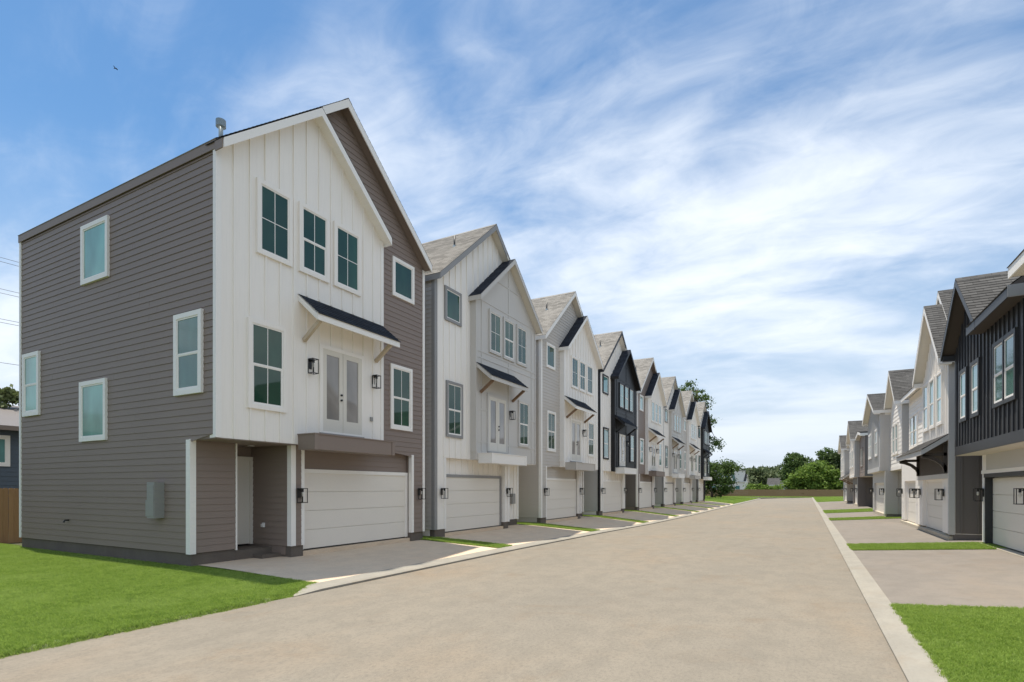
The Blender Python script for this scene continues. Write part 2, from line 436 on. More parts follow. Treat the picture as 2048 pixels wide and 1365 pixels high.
def lantern(par, fr, o, s, z, far=False):
    b = MB(fr).box(o, o + .025, s - .05, s + .05, z - .08, z + .16).box(o + .025, o + .10, s - .016, s + .016, z + .11, z + .14).build('wall_lantern', 'iron', par)
    m = MB(fr); w_ = .085; t = .015; o0, o1 = o + .05, o + .05 + 2 * w_
    for ss in (s - w_, s + w_):
        for oo in (o0, o1): m.box(oo - t / 2, oo + t / 2, ss - t / 2, ss + t / 2, z - .20, z + .16)
    for zz in (z - .20, z + .16):
        m.box(o0 - .010, o1 + .010, s - w_ - .010, s - w_ + .010, zz - .010, zz + .010).box(o0 - .010, o1 + .010, s + w_ - .010, s + w_ + .010, zz - .009, zz + .009)
        m.box(o0 - .009, o0 + .009, s - w_, s + w_, zz - .008, zz + .008).box(o1 - .009, o1 + .009, s - w_, s + w_, zz - .008, zz + .008)
    m.build('cage', 'iron', b)
    m = MB(fr).box(o + .112, o + .158, s - .023, s + .023, z + .07, z + .16).box(o + .025, o + .135, s - .010, s + .010, z + .148, z + .168); m.build('lamp_holder', 'iron', b)
    p = fr.P(o + .135, s, 0)
    MB().tube([(p[0], p[1], z + .075), (p[0], p[1], z + .04), (p[0], p[1], z - .02), (p[0], p[1], z - .045)], [.016, .027, .027, .010], 10).build('bulb', 'bulb', b, smooth=True)
def garage(par, fr, o, s0, s1, z0, z1, mat='garage_white', casing='trim_white', cw=0.10, sides=(True, True)):
    d = MB(fr).box(o, o + .02, s0, s1, z0, z1).build('garage_door', mat, par)
    h = (z1 - z0) / 4
    for i in range(4):
        MB(fr).box(o + .02, o + .045, s0 + .005, s1 - .005, z0 + i * h + .006, z0 + (i + 1) * h - .006).build('door_panel', mat, d)
    MB(fr).box(o + .02, o + .05, s0 + .01, s1 - .01, z0 - .02, z0 + .006).build('weather_seal', 'iron', d)
    if casing:
        m = MB(fr).box(o, o + .075, s0 - (cw if sides[0] else 0), s1 + (cw if sides[1] else 0), z1 - .005, z1 + cw)
        if sides[0]: m.box(o, o + .07, s0 - cw, s0 + .012, z0, z1 - .005)
        if sides[1]: m.box(o, o + .07, s1 - .012, s1 + cw, z0, z1 - .005)
        m.build('door_casing', casing, d)
    return d
def slope_shingles(par, fr, o0, o1, se, ze, sr, zr, mat, along_o=True):
    """stepped courses from the eave line (se,ze) up to the ridge (sr,zr); for a canopy pass along_o=False: (o) runs eave->wall and s0,s1 are in o0,o1"""
    L = math.hypot(sr - se, zr - ze); n = max(1, int(L / .145)); mb = MB(fr)
    ds, dz = (sr - se) / L, (zr - ze) / L; ns, nz = -dz, ds
    if nz < 0: ns, nz = -ns, -nz
    for i in range(n + 1):
        a, b = i * .145, min((i + 1) * .145 + .02, L)
        if b - a < .01: continue
        p = (se + ds * a + ns * .016, ze + dz * a + nz * .016); q = (se + ds * b + ns * .003, ze + dz * b + nz * .003); r_ = (se + ds * a, ze + dz * a)
        if along_o: f = lambda e, t: fr.P(e, t[0], t[1])
        else: f = lambda e, t: fr.P(t[0], e, t[1])
        mb.add([f(o0, p), f(o1, p), f(o1, q), f(o0, q), f(o0, r_), f(o1, r_)], [(0, 1, 2, 3), (4, 5, 1, 0)])
    return mb.build('shingles', mat, par, 'stuff')
def gable_roof(par, fr, ob, of, s0, s1, ze, k, ovs, soffit, fascia, sh, t=.14, rakes=(1, 1), eaves=(1, 1), eave_mats=None, ret=None, cap=True, clip=None):
    sm = (s0 + s1) / 2; za = ze + (sm - s0) * k
    L, Rr = s0 - ovs, s1 + ovs; zl = ze - ovs * k
    def chev(o0, o1, lo, hi, mbx):
        mbx.prism([(L, zl + lo), (sm, za + lo), (sm, za + hi), (L, zl + hi)], o0, o1)
        mbx.prism([(sm, za + lo), (Rr, zl + lo), (Rr, zl + hi), (sm, za + hi)], o0, o1)
    m = MB(fr); chev(ob, of, 0, t, m); rf = m.build('roof', soffit, par)
    for i, (a, b) in enumerate(((L, sm), (Rr, sm))):
        slope_shingles(rf, fr, ob, of + .03, a - (.03 if i == 0 else -.03), zl + t - .03 * k + .004, b, za + t + .004, sh)
        if rakes[i]:
            q = MB(fr)
            if i == 0: q.prism([(L, zl - .07), (sm, za - .07), (sm, za + t), (L, zl + t)], of, of + .028)
            else: q.prism([(sm, za - .07), (Rr, zl - .07), (Rr, zl + t), (sm, za + t)], of, of + .028)
            q.build('rake_board', fascia, rf)
        if eaves[i]:
            sg = -1 if i == 0 else 1; e0, e1 = sorted((a + sg * .002, a + sg * .024))
            MB(fr).box(ob, of - .002, e0, e1, zl - .06, zl + t - .01).build('fascia_board', (eave_mats[i] if eave_mats else fascia), rf)
    if cap:
        c = MB(fr)
        c.hexa([(ob, sm - .14, za + t - .14 * k + .022), (of + .03, sm - .14, za + t - .14 * k + .022), (of + .03, sm, za + t + .015), (ob, sm, za + t + .015),
                (ob, sm - .14, za + t - .14 * k + .034), (of + .03, sm - .14, za + t - .14 * k + .034), (of + .03, sm, za + t + .034), (ob, sm, za + t + .034)])
        c.hexa([(ob, sm, za + t + .015), (of + .03, sm, za + t + .015), (of + .03, sm + .14, za + t - .14 * k + .022), (ob, sm + .14, za + t - .14 * k + .022),
                (ob, sm, za + t + .034), (of + .03, sm, za + t + .034), (of + .03, sm + .14, za + t - .14 * k + .034), (ob, sm + .14, za + t - .14 * k + .034)])
        c.build('ridge_cap', sh, rf)
    if ret:    # boxed eave returns: (wall plane o, size)
        ow, which = ret
        for i in which:
            if i == 0: MB(fr).box(ow, of - .01, L - .012, s0 + .02, zl - .10, zl + .05).build('eave_return', fascia, rf)
            else: MB(fr).box(ow, of - .01, s1 - .02, Rr + .012, zl - .10, zl + .05).build('eave_return', fascia, rf)
    return rf
def canopy(par, fr, o, s0, s1, zt, zf, pr, trim, sh, bracket, bs, soffit=None, bz=None):
    """small shed roof on wall plane o, top zt at the wall, front top edge zf at o+pr"""
    t = .10
    c = MB(fr)
    def P4(a, b): return [(o, a, zt - t), (o + pr, a, zf - t), (o + pr, b, zf - t), (o, b, zt - t), (o, a, zt), (o + pr, a, zf), (o + pr, b, zf), (o, b, zt)]
    c.hexa(P4(s0 + .02, s1 - .02)); c = c.build('canopy', soffit or trim, par)
    slope_shingles(c, fr, s0 - .02, s1 + .02, o + pr + .04, zf - .03, o, zt + .004, sh, along_o=False)
    MB(fr).box(o + pr - .02, o + pr + .015, s0 - .005, s1 + .005, zf - .18, zf - .012).build('fascia_board', trim, c)
    for a, b in ((s0 - .012, s0 + .022), (s1 - .022, s1 + .012)):
        MB(fr).hexa([(o, a, zt - .17), (o + pr - .02, a, zf - .17), (o + pr - .02, b, zf - .17), (o, b, zt - .17), (o, a, zt - .01), (o + pr - .02, a, zf - .016), (o + pr - .02, b, zf - .016), (o, b, zt - .01)]).build('rake_board', trim, c)
    for s in bs:
        MB(fr).bar((o + .02, s, bz), (o + pr - .08, s, zf - .15), .085, .10).build('bracket', bracket, c)
    return c
def vent_pipe(rf, x, y, z, h, r_, mat, cap=True):
    p = MB().tube([(x, y, z - .35), (x, y, z + h)], r_, 12)
    v = p.build('vent_pipe', mat, rf, smooth=True)
    if cap: MB().tube([(x, y, z + h - .16), (x, y, z + h - .155), (x, y, z + h), (x, y, z + h + .01)], [r_ * 1.3, r_ * 2.2, r_ * 2.2, r_ * 1.6], 14).build('pipe_cap', mat, v)
    else: MB().tube([(x, y, z - .12), (x, y, z + .05)], [r_ * 3.2, r_ * 1.4], 10).build('flashing', 'pipe_metal', v)

# ------------------------------------------------------------------ ground, road, kerbs, drives
def sheet(name, rows, mat, kind='structure', parent=None):
    """rows of points, each row the same length"""
    n = len(rows[0]); v = [p for r_ in rows for p in r_]
    f = [(i * n + j, i * n + j + 1, (i + 1) * n + j + 1, (i + 1) * n + j) for i in range(len(rows) - 1) for j in range(n - 1)]
    mb = MB(); mb.v = v; mb.f = f
    o = mb.build(name, mat, parent)
    if kind: o['kind'] = kind
    return o
def zl(y): return float(np.interp(y, [-12, 6, 15, 23, 32, 45, 120], [-.01, -.03, -.08, -.15, -.26, -.30, -.30]))
def xl(y): return float(np.interp(y, [-12, 6.6, 15, 23, 45, 120], [-8.05, -8.02, -8.15, -8.15, -8.0, -8.0]))
XR = 0.88
sheet('ground', [[(-900, -300, -.45), (900, -300, -.45)], [(-900, 1500, -.45), (900, 1500, -.45)]], 'field')
ys = list(np.linspace(-14, 6.6, 8)) + list(np.linspace(8, 50, 18)) + list(np.linspace(56, 119, 8))
sheet('road', [[(xl(y) - (0.0 if y > 6.6 else 0.0), y, zl(y)), (xl(y) * .5, y, zl(y) * .5 + .01), (XR, y, 0.0)] for y in ys], 'road_concrete')
# kerbs
kb = MB(); YK = [6.65, 7.3] + [y for y in np.linspace(9, 119, 45)]
for a, b in zip(YK[:-1], YK[1:]):
    def prof(y, first):
        x = xl(y); z = zl(y)
        if first: return [(x + .02, y, z - .12), (x + .02, y, z + .004), (x - .01, y, z + .006), (x - .04, y, z + .008), (x - .04, y, z - .12)]
        tp = 1.0
        return [(x + .02, y, z - .12), (x + .02, y, z + .035 * tp + .003), (x - .05 - .15 * (1 - tp), y, z + .06 * tp + .003), (x - .36, y, z + .085), (x - .36, y, z - .12)]
    p, q = prof(a, a == YK[0]), prof(b, False)
    kb.add(p + q, [(i, i + 5, (i + 1) % 5 + 5, (i + 1) % 5) for i in range(5)] + ([(4, 3, 2, 1, 0)] if a == YK[0] else []))
tag(kb.build('kerb', 'kerb_concrete'), kind='structure')
kr = MB(); YR = list(np.linspace(-14, 119, 40))
for a, b in zip(YR[:-1], YR[1:]):
    pr = lambda y: [(XR - .01, y, -.2), (XR - .01, y, .028), (XR + .04, y, .05), (XR + .30, y, .075), (XR + .30, y, -.2)]
    kr.add(pr(a) + pr(b), [(i, i + 5, (i + 1) % 5 + 5, (i + 1) % 5) for i in range(5)])
tag(kr.build('kerb', 'kerb_concrete'), kind='structure')
js = MB()
for a, b in zip(ys[:-1], ys[1:]):
    if a < 6: continue
    js.add([(xl(a) + .018, a, zl(a) + .0035), (xl(a) + .042, a, zl(a) + .0035), (xl(b) + .042, b, zl(b) + .0035), (xl(b) + .018, b, zl(b) + .0035)], [(0, 1, 2, 3)])
tag(js.build('kerb_joint', 'joint_dark'), kind='structure')

XM = -11.55
CENT = [11.15, 19.37, 28.1, 36.75, 45.5, 54.2, 63.0, 72.0]
HW = 7.6
gaps = [(CENT[i] + CENT[i + 1]) / 2 for i in range(7)]
gh = [0.45] + [0.58] * 6
edges = []
y0 = 7.52
def dz(t, y): return (zl(y) + .075) * (1 - t) + .13 * t          # drive height from kerb (t=0) to wall (t=1)
def left_quad(y0, y1, x_in, n=6):
    ts = np.linspace(0, 1, n)
    return [[((xl(y) - .35) * (1 - t) + x_in * t, y, dz(min(1, t * ((xl(y) - .35 - x_in) / (xl(y) - .35 + 11.6))), y)) for t in ts] for y in np.linspace(y0, y1, 5)]
for i in range(8):
    y1 = gaps[i] - gh[i] if i < 7 else 76.3
    sheet('driveway', left_quad(y0, y1, -13.2), 'drive_left')
    if i < 7: y0 = gaps[i] + gh[i]
def lawn(name, rows, label, dens, seed, cat='lawn', scale=1.0):
    o = sheet(name, rows, 'turf', 'stuff'); tag(o, label, cat)
    md = o.modifiers.new('grass', 'NODES'); ng = bpy.data.node_groups.new('grass', 'GeometryNodeTree'); md.node_group = ng
    ng.interface.new_socket('Geometry', in_out='INPUT', socket_type='NodeSocketGeometry'); ng.interface.new_socket('Geometry', in_out='OUTPUT', socket_type='NodeSocketGeometry')
    gi = ng.nodes.new('NodeGroupInput'); go = ng.nodes.new('NodeGroupOutput')
    d = ng.nodes.new('GeometryNodeDistributePointsOnFaces'); d.inputs['Density'].default_value = dens; d.inputs['Seed'].default_value = seed
    ip = ng.nodes.new('GeometryNodeInstanceOnPoints'); ob = ng.nodes.new('GeometryNodeObjectInfo'); ob.inputs['Object'].default_value = CLUMP; ob.inputs['As Instance'].default_value = True
    rv = ng.nodes.new('FunctionNodeRandomValue'); rv.data_type = 'FLOAT_VECTOR'; rv.inputs[0].default_value = (-.12, -.12, 0); rv.inputs[1].default_value = (.12, .12, 6.28)
    rs = ng.nodes.new('FunctionNodeRandomValue'); rs.data_type = 'FLOAT'; rs.inputs[2].default_value = .65 * scale; rs.inputs[3].default_value = 1.3 * scale
    jn = ng.nodes.new('GeometryNodeJoinGeometry'); L = ng.links.new
    L(gi.outputs[0], d.inputs['Mesh']); L(d.outputs['Points'], ip.inputs['Points']); L(ob.outputs['Geometry'], ip.inputs['Instance'])
    L(rv.outputs[0], ip.inputs['Rotation']); L(rs.outputs[1], ip.inputs['Scale'])
    L(gi.outputs[0], jn.inputs[0]); L(ip.outputs[0], jn.inputs[0]); L(jn.outputs[0], go.inputs[0])
    return o
# one clump of turf blades, used only as the instance source of the lawns
cm = MB()
for i in range(22):
    a = random.uniform(0, 6.28); r_ = .055 * math.sqrt(random.random()); h = random.uniform(.014, .042); ln = random.uniform(.006, .040); b2 = random.uniform(0, 6.28)
    x, y = r_ * math.cos(a), r_ * math.sin(a); wx, wy = .0028 * math.cos(b2), .0028 * math.sin(b2); lx, ly = ln * math.cos(a + b2), ln * math.sin(a + b2)
    cm.add([(x - wx, y - wy, -.004), (x + wx, y + wy, -.004), (x + wx * .7 + lx * .4, y + wy * .7 + ly * .4, h * .6), (x - wx * .7 + lx * .4, y - wy * .7 + ly * .4, h * .6), (x + lx, y + ly, h)], [(0, 1, 2, 3), (3, 2, 4)])
cme = bpy.data.meshes.new('turf_clump'); cme.from_pydata(cm.v, [], cm.f); cme.materials.append(MATS['blade'])
CLUMP = bpy.data.objects.new('turf_clump', cme)

def lz(x): return float(np.interp(-x, [8.0, 12.2, 60], [.01, .09, .09]))
lawn('lawn', [[(x, y, lz(x) if x < -8.06 else -.07) for x in (-7.98, -8.07, -8.4, -9.5, -11, -12.5, -16, -24)] for y in (-4, -1, 2, 4, 6.2)] , 'mown green lawn on the left in front of the taupe side wall', 900, 1)
lawn('lawn', [[(-8.40, 6.2, .012), (-9.5, 6.2, lz(-9.5)), (-11, 6.2, lz(-11)), (-12.5, 6.2, lz(-12.5)), (-24, 6.2, .09)],
              [(-8.40, 7.52, .03), (-9.5, 7.52, lz(-9.5) + .006), (-11, 7.52, lz(-11) + .008), (-12.5, 7.52, lz(-12.5)), (-24, 7.52, .09)]], 'narrow band of green lawn along the foot of the taupe wall', 900, 2)
lawn('lawn', [[(-7.98, 6.2, -.07), (-8.25, 6.2, .008), (-8.40, 6.2, .012)], [(-7.98, 6.62, -.07), (-8.25, 6.62, .008), (-8.40, 6.62, .014)], [(-8.39, 7.52, .02), (-8.395, 7.52, .02), (-8.40, 7.52, .03)]], 'small wedge of lawn by the tapered kerb end', 900, 3)
lab = ['between the taupe house and the white and grey house', 'between the grey-panelled bay house and the beige house', 'beside the beige house before the black-bay house', 'just past the nearest black-bay house', 'beyond the second taupe house', 'beyond the second grey-bay house', 'before the farthest black-bay house']
for i in range(7):
    g0, g1 = gaps[i] - gh[i], gaps[i] + gh[i]
    rows = left_quad(g0, g1, -13.0)
    rows = [[(x, y, z + .012) for x, y, z in r_] for r_ in rows]
    lawn('grass_strip', rows, 'left-hand strip of grass between two driveways ' + lab[i], 700 if i < 3 else 260, 10 + i, 'grass strip')
lawn('lawn', [[(x, y, zz) for x, zz in ((xl(90) - .34, -.2), (-11, -.05), (-16, .05), (-40, .05))] for y in (76.3, 90, 105, 118.5)], 'far lawn past the last house of the left row', 30, 30, scale=2)
sheet('yard', [[(-60, -30, .085), (-24, -30, .085)], [(-60, 7.4, .085), (-24, 7.4, .085)], [(-60, 90, .05), (-24, 90, .05)]], 'field')
sheet('yard', [[(-24, 7.5, .06), (-13, 7.5, .06)], [(-24, 76.3, .04), (-13, 76.3, .04)]], 'field')
# right side
def rz(x): return float(np.interp(x, [1.18, 4.6, 30], [.06, .28, .28]))
xr = (1.17, 1.8, 2.6, 3.4, 4.2, 4.75)
def right_rows(a, b, dz_=0.0, xs=xr): return [[(x, y, rz(x) + dz_) for x in xs] for y in (a, (a + b) / 2, b)]
rd = [(10.27, 18.75), (20.6, 35.2), (37.6, 45.0), (50.5, 79.0)]
for a, b in rd: sheet('driveway', right_rows(a, b), 'drive_right')
lawn('lawn', [[(x, y, rz(x) + .01) for x in (1.17, 2, 3, 4, 6)] for y in (-3, 0, 4, 7, 10.27)], 'dark green lawn in the bottom right corner inside the kerb', 900, 40)
rl = ['in front of the charcoal house corner', 'beside the house with the bracketed canopy', 'before the far brown-sided house']
for i, (a, b) in enumerate(((18.75, 20.6), (35.2, 37.6), (45.0, 50.5))):
    lawn('grass_strip', right_rows(a, b, .012, xr[:-1] + (4.75,)), 'right-hand strip of grass ' + rl[i], 700 if i == 0 else 300, 50 + i, 'grass strip')
lawn('lawn', [[(x, y, rz(x)) for x in (1.17, 3, 8, 30)] for y in (79, 92, 105, 118.5)], 'far lawn at the end of the right row', 30, 60, scale=2)
sheet('yard', [[(4.75, -30, .26), (60, -30, .26)], [(4.75, 118, .26), (60, 118, .26)]], 'field')
lawn('lawn', [[(x, y, .02) for x in (-40, -8, 1, 30)] for y in (118.5, 124, 130)], 'band of far lawn before the wooden back fence', 12, 61, scale=2)

# ------------------------------------------------------------------ left row of three-storey townhouses
K = 0.85; ZE = 9.35; ZG = 3.0; ZB = 0.41; DEPTH = 9.25
BW = 5.27; OB = 0.25
def gab(s0, s1): return lambda s: ZE + (min(s - s0, s1 - s)) * K - .03
def left_house(i, cfg):
    c = CENT[i]; Y0, Y1 = c - HW / 2, c + HW / 2
    first = i == 0
    det = i < 2                                # pieces big enough in the picture to be picked apart
    fr = Frame((XM, Y0), (1, 0), (0, 1)) if first else Frame((XM, Y1), (1, 0), (0, -1))
    root = empty('townhouse', (XM - 4.6, c, 0.0), cfg['label'], 'house', 'three-storey townhouses of the left row')
    main, bay, trim, side = cfg['main'], cfg['bay'], cfg['trim'], cfg['side']
    # bodies
    MB(fr).prism([(0.01, ZG), (HW - .01, ZG), (HW - .01, ZE), (HW / 2, ZE + HW / 2 * K - .01), (0.01, ZE)], -DEPTH, 0).build('main_wall', main, root)
    MB(fr).prism([(0, ZG), (BW, ZG), (BW, ZE - .02), (BW / 2, ZE + BW / 2 * K - .03), (0, ZE - .02)], 0.0, OB).build('bay_wall', bay, root)
    gw = 'white' if cfg['gclad'] == 'bb' else main
    g = MB(fr)
    g.box(-DEPTH, -.70, 0.01, 1.10, ZB, ZG - .004)
    g.box(-DEPTH, -1.55, 1.10, 2.15, ZB, ZG - .003)
    g.box(-DEPTH, -.22, 2.15, HW - .01, .18, ZG - .002)
    g.build('ground_floor_wall', gw, root)
    MB(fr).box(-.22, 0, 2.15, 2.52, ZB, ZG - .001).build('pier', gw, root)
    MB(fr).box(-.22, 0, 6.95, HW - .01, ZB, ZG - .001).build('pier', gw, root)
    # foundation
    f = MB(fr).box(-DEPTH, -.72, .02, 1.10, -.4, ZB).box(-DEPTH, -1.57, 1.10, 2.17, -.4, ZB - .05)
    f.box(-1.57, -.73, 1.09, 2.16, -.4, .36).box(-.73, -.38, 1.6, 2.16, -.4, .22)
    f.box(-DEPTH, -.24, 2.17, HW - .02, -.4, .18).box(-.24, -.02, 2.17, 2.54, -.4, ZB).box(-.24, -.02, 6.94, HW - .02, -.4, ZB)
    f.build('foundation', 'foundation', root)
    MB(fr).box(-.24, -.06, 2.53, 6.95, -.2, .235).build('threshold', 'drive_left', root)
    # garage door in its recess
    garage(root, fr, -.22, 2.66, 6.84, .27, 2.30, casing=cfg.get('gcase', trim))
    # ground floor trims
    tg = cfg.get('gtrim', trim)
    t = .012
    for (o0, o1, s0, s1, za, zb) in ((-.70, -.70 + .036, -.040, .10, ZB - .02, ZG), (-.82, -.70, -.040, .006, ZB - .02, ZG - .01),
                                     (-.79, -.662, 1.085, 1.118, ZB - .03, ZG - .01),
                                     (-.12, .03, 2.125, 2.152, ZB, ZG - .01), (0, .03, 2.152, 2.27, ZB, ZG - .011),
                                     (0, .03, 2.45, 2.545, ZB, ZG - .01), (-.11, .0, 2.52, 2.545, ZB, ZG - .012),
                                     (0, .03, 6.925, 7.04, ZB, ZG - .01), (-.10, 0, 6.925, 6.95, ZB, ZG - .011)):
        MB(fr).box(o0, o1, s0, s1, za, zb).build('corner_board', tg, root)
    if not first:
        MB(fr).box(-.10, .038, HW - .01, HW + .044, ZB, ZE - .1).build('corner_board', cfg.get('ctrim', trim), root)
        MB(fr).box(0, .037, HW - .12, HW - .01, ZB, ZE - .02).build('corner_board', cfg.get('ctrim', trim), root)
    else:
        MB(fr).box(-.02, .038, HW - .09, HW + .02, ZB, ZE - .02).build('corner_board', trim, root)
        MB(fr).box(OB - .07, OB + .030, -.044, -.001, ZG, ZE - .02).build('corner_board', trim, root)
        MB(fr).box(OB, OB + .029, 0, .09, ZG, ZE + .05).build('corner_board', trim, root)
    MB(fr).box(.0, OB + .024, BW + .001, BW + .022, ZG + .3, ZE - .05).build('corner_board', bay if cfg['bclad'] != 'bb' else 'trim_white', root)
    MB(fr).box(OB, OB + .024, BW - .09, BW, ZG + .3, ZE - .01).build('corner_board', bay if cfg['bclad'] != 'bb' else 'trim_white', root)
    if not first: MB(fr).box(OB, OB + .024, 0, .09, ZG, ZE - .01).build('corner_board', bay if cfg['bclad'] != 'bb' else 'trim_white', root)
    # entry door in the nook
    d = MB(fr).box(-1.55, -1.50, 1.20, 2.06, .42, 2.62).build('entry_door', 'cream', root)
    m = MB(fr).box(-1.55, -1.47, 1.10, 1.20, .40, 2.72).box(-1.55, -1.47, 2.05, 2.15, .40, 2.72).box(-1.55, -1.475, 1.20, 2.05, 2.62, 2.72)
    m.build('door_casing', 'cream', d)
    MB(fr).box(-1.50, -1.44, 1.27, 1.33, 1.42, 1.48).build('door_handle', 'iron', d)
    # soffit under the overhang
    MB(fr).box(-1.54, OB - .004, .012, 2.145, ZG - .022, ZG - .006).build('soffit', cfg.get('soffit', main), root)
    p = fr.P(-.95, 1.7, 0); MB().tube([(p[0], p[1], ZG - .035), (p[0], p[1], ZG - .02)], .085, 16).build('recessed_light', 'plastic_white', root)
    # windows
    cs = cfg.get('casing', trim); gl = cfg['glass']
    bs = cfg.get('bsash', 'trim_white')
    W1 = (5.96, 7.03, 8.00, 9.24); W2 = (5.87, 6.93, 3.76, 5.82)
    window(root, fr, 0, *W1, style='fixed', casing=cs, gl=gl, gv=False)
    window(root, fr, 0, *W2, style='dh', casing=cs, gl=gl, gv=True)
    bc = 'white' if cfg['bclad'] == 'bb' else bay
    B = [(.95, 1.94, 7.39, 9.14), (2.15, 3.14, 7.38, 9.14), (3.30, 4.31, 7.39, 9.14), (.72, 1.77, 3.74, 5.82)]
    for j, q in enumerate(B):
        window(root, fr, OB, *q, style='dh' if j in (1, 3) else 'fixed', casing=bc, cw=.10, sash=bs, gl=gl, gv=True, gh=(j in (0, 2)))
    # french doors
    D0, D1, Z0, Z1 = 2.82, 4.44, 3.36, 5.70
    fd = MB(fr).ring(OB, OB + .05, D0, D1, Z0, Z1, .10, wb=.05).build('french_door', bc if cfg['bclad'] == 'bb' else bay, root)
    mid = (D0 + D1) / 2
    for a, b in ((D0 + .10, mid - .006), (mid + .006, D1 - .10)):
        lf = MB(fr).ring(OB, OB + .042, a, b, Z0 + .05, Z1 - .10, .13, wt=.14, wb=.33).build('door_leaf', 'cream', fd)
        MB(fr).box(OB, OB + .024, a + .12, b - .12, Z0 + .37, Z1 - .23).build('pane', 'glass_door', fd)
    for zz in (4.30, 4.44):
        q = fr.P(OB + .042, mid - .07, zz); q2 = fr.P(OB + .085, mid - .07, zz)
        MB().tube([q, q2], .028, 10).build('door_knob', 'iron', fd)
    MB(fr).box(OB, OB + .075, D0 + .02, D1 - .02, Z0 - .05, Z0 - .002).build('door_sill', 'grey_trim', fd)
    # balcony ledge
    b = MB(fr).box(.0 + OB, .86, 2.15, 5.08, 2.86, 3.235).build('balcony', cfg['balc'], root)
    MB(fr).box(OB + .001, .885, 2.125, 5.105, 3.235, 3.262).build('balcony_cap', cfg['balc'], b)
    for q in (2.13, 4.98): MB(fr).box(.86, .878, q, q + .12, 2.85, 3.235).build('balcony_trim', cfg['balc'], b)
    # canopy over the french doors
    canopy(root, fr, OB, 2.17, 5.24, 6.80, 6.24, .68, cfg['ctrimc'], 'shingle_dark_canopy', cfg['bracket'], (2.32, 4.95), bz=5.66, soffit=cfg.get('csoff', cfg['ctrimc']))
    # lanterns
    lantern(root, fr, OB, 2.52, 5.05)
    if first or i >= 4: lantern(root, fr, OB, 4.86, 5.05)
    lantern(root, fr, .03, 2.36, 1.72)
    lantern(root, fr, .03, 7.30 if first else 7.22, 1.72)
    # cladding
    holesM = [W1, W2]
    if cfg['mclad'] == 'lap':
        def rng_(z):
            if z < ZG: return (7.04, HW - .09)
            lo = BW + .02 if z < ZE - .2 else max(0.02, (z - ZE) / K + .02) if z > ZE + 2.0 else BW / 2 + .2
            if z >= ZE: return (max(lo, (z - ZE) / K + .02), HW - (z - ZE) / K - .02)
            return (BW + .02 if z < ZE - .2 else BW - .3, HW - .09)
        clad_lap(root, fr, 0, ZB, ZE + HW / 2 * K - .15, rng_, main, join=not det)
        clad_lap(root, fr, -.22, 2.40, ZG, lambda z: (2.545, 6.93), main, join=not det)
    else:
        top = gab(0, HW)
        clad_bb(root, fr, 0, BW + .02, HW, ZG - .0, top, main, holes=holesM, join=not det, first=.25, sp=.38)
        clad_bb(root, fr, 0, BW / 2 + .2, BW + .02, ZE + .0, top, main, join=not det, sp=.38)
        clad_bb(root, fr, -.22, 2.55, 6.93, 2.40, lambda s: ZG - .003, gw, join=not det, first=.2, sp=.40)
        clad_bb(root, fr, -.70, .10, 1.09, ZB, lambda s: ZG - .003, gw, join=not det, first=.3, sp=.40)
    gb = gab(0, BW)
    if cfg['bclad'] == 'bb':
        hb = B + [(D0, D1, 3.0, Z1), (2.17, 5.24, 6.55, 6.82)]
        clad_bb(root, fr, OB, 0, BW, ZG + .0, gb, bay, holes=hb, join=not det, first=.40)
    else:
        m = MB(fr); z_lines = [3.72, 5.0, 7.05, 7.3, 9.35]
        strips = []
        for z in z_lines: strips.append((.09, BW - .09, z - .03, z + .03))
        for s in (.42, BW / 2, BW - .42): strips.append((s - .03, s + .03, ZG, gb(s)))
        strips.append((BW / 2 - 1.2, BW / 2 + 1.2, 10.45, 10.51))
        for (a0, a1, q0, q1) in strips:
            vert = a1 - a0 < .1
            segs = [(q0, q1)] if vert else [(a0, a1)]
            for (h0, h1, za, zb) in B + [(D0, D1, 3.0, Z1), (2.17, 5.24, 6.55, 6.82)]:
                n2 = []
                for (p, q) in segs:
                    if vert and h0 < (a0 + a1) / 2 < h1:
                        if za > p: n2.append((p, min(q, za)))
                        if zb < q: n2.append((max(p, zb), q))
                    elif not vert and za < (q0 + q1) / 2 < zb:
                        if h0 > p: n2.append((p, min(q, h0)))
                        if h1 < q: n2.append((max(p, h1), q))
                    else: n2.append((p, q))
                segs = [(p, q) for p, q in n2 if q - p > .05]
            for p, q in segs:
                t_ = MB(fr)
                if vert: t_.box(OB, OB + .021, a0, a1, p, q)
                else: t_.box(OB, OB + .017, p, q, q0, q1)
                if det: t_.build('panel_strip', bay, root)
                else: m.v, m.f = m.v + t_.v, m.f + [tuple(k + len(m.v) for k in ff) for ff in t_.f]
        if not det and m.f: m.build('panel_strips', bay, root, 'stuff')
    # side wall that faces the camera
    sf = Frame((XM, Y0), (0, -1), (-1, 0))            # o towards the camera, s backwards from the front
    if first:
        def sr(z): return (.70 + .10, DEPTH - .02) if z < ZG - .02 else (-OB + .06, DEPTH - .02)
        clad_lap(root, sf, 0, ZB, ZE - .06, sr, side, split=3.7)
        for (x0, x1, z0, z1, st, g_) in ((-17.06, -15.70, 7.31, 8.87, 'fixed', 'glass_teal'), (-12.80, -11.75, 4.01, 5.86, 'dh', 'glass_tealdark'),
                                        (-17.14, -15.80, 3.13, 4.72, 'fixed', 'glass_teal'), (-20.53, -19.50, 4.01, 5.86, 'dh', 'glass_teal')):
            window(root, sf, .012, XM - x1, XM - x0, z0, z1, style=st, casing='trim_white', cw=.11, gl=g_, gv=False)
        MB(sf).box(0, .042, DEPTH - .08, DEPTH + .02, ZB, ZE - .05).build('corner_board', trim, root)
        # front faces of the entry block and of the nook
        clad_lap(root, fr, -.70, ZB, ZG - .02, lambda z: (.10, 1.09), main)
        nf = Frame((XM, Y0 + 2.15), (0, -1), (-1, 0))
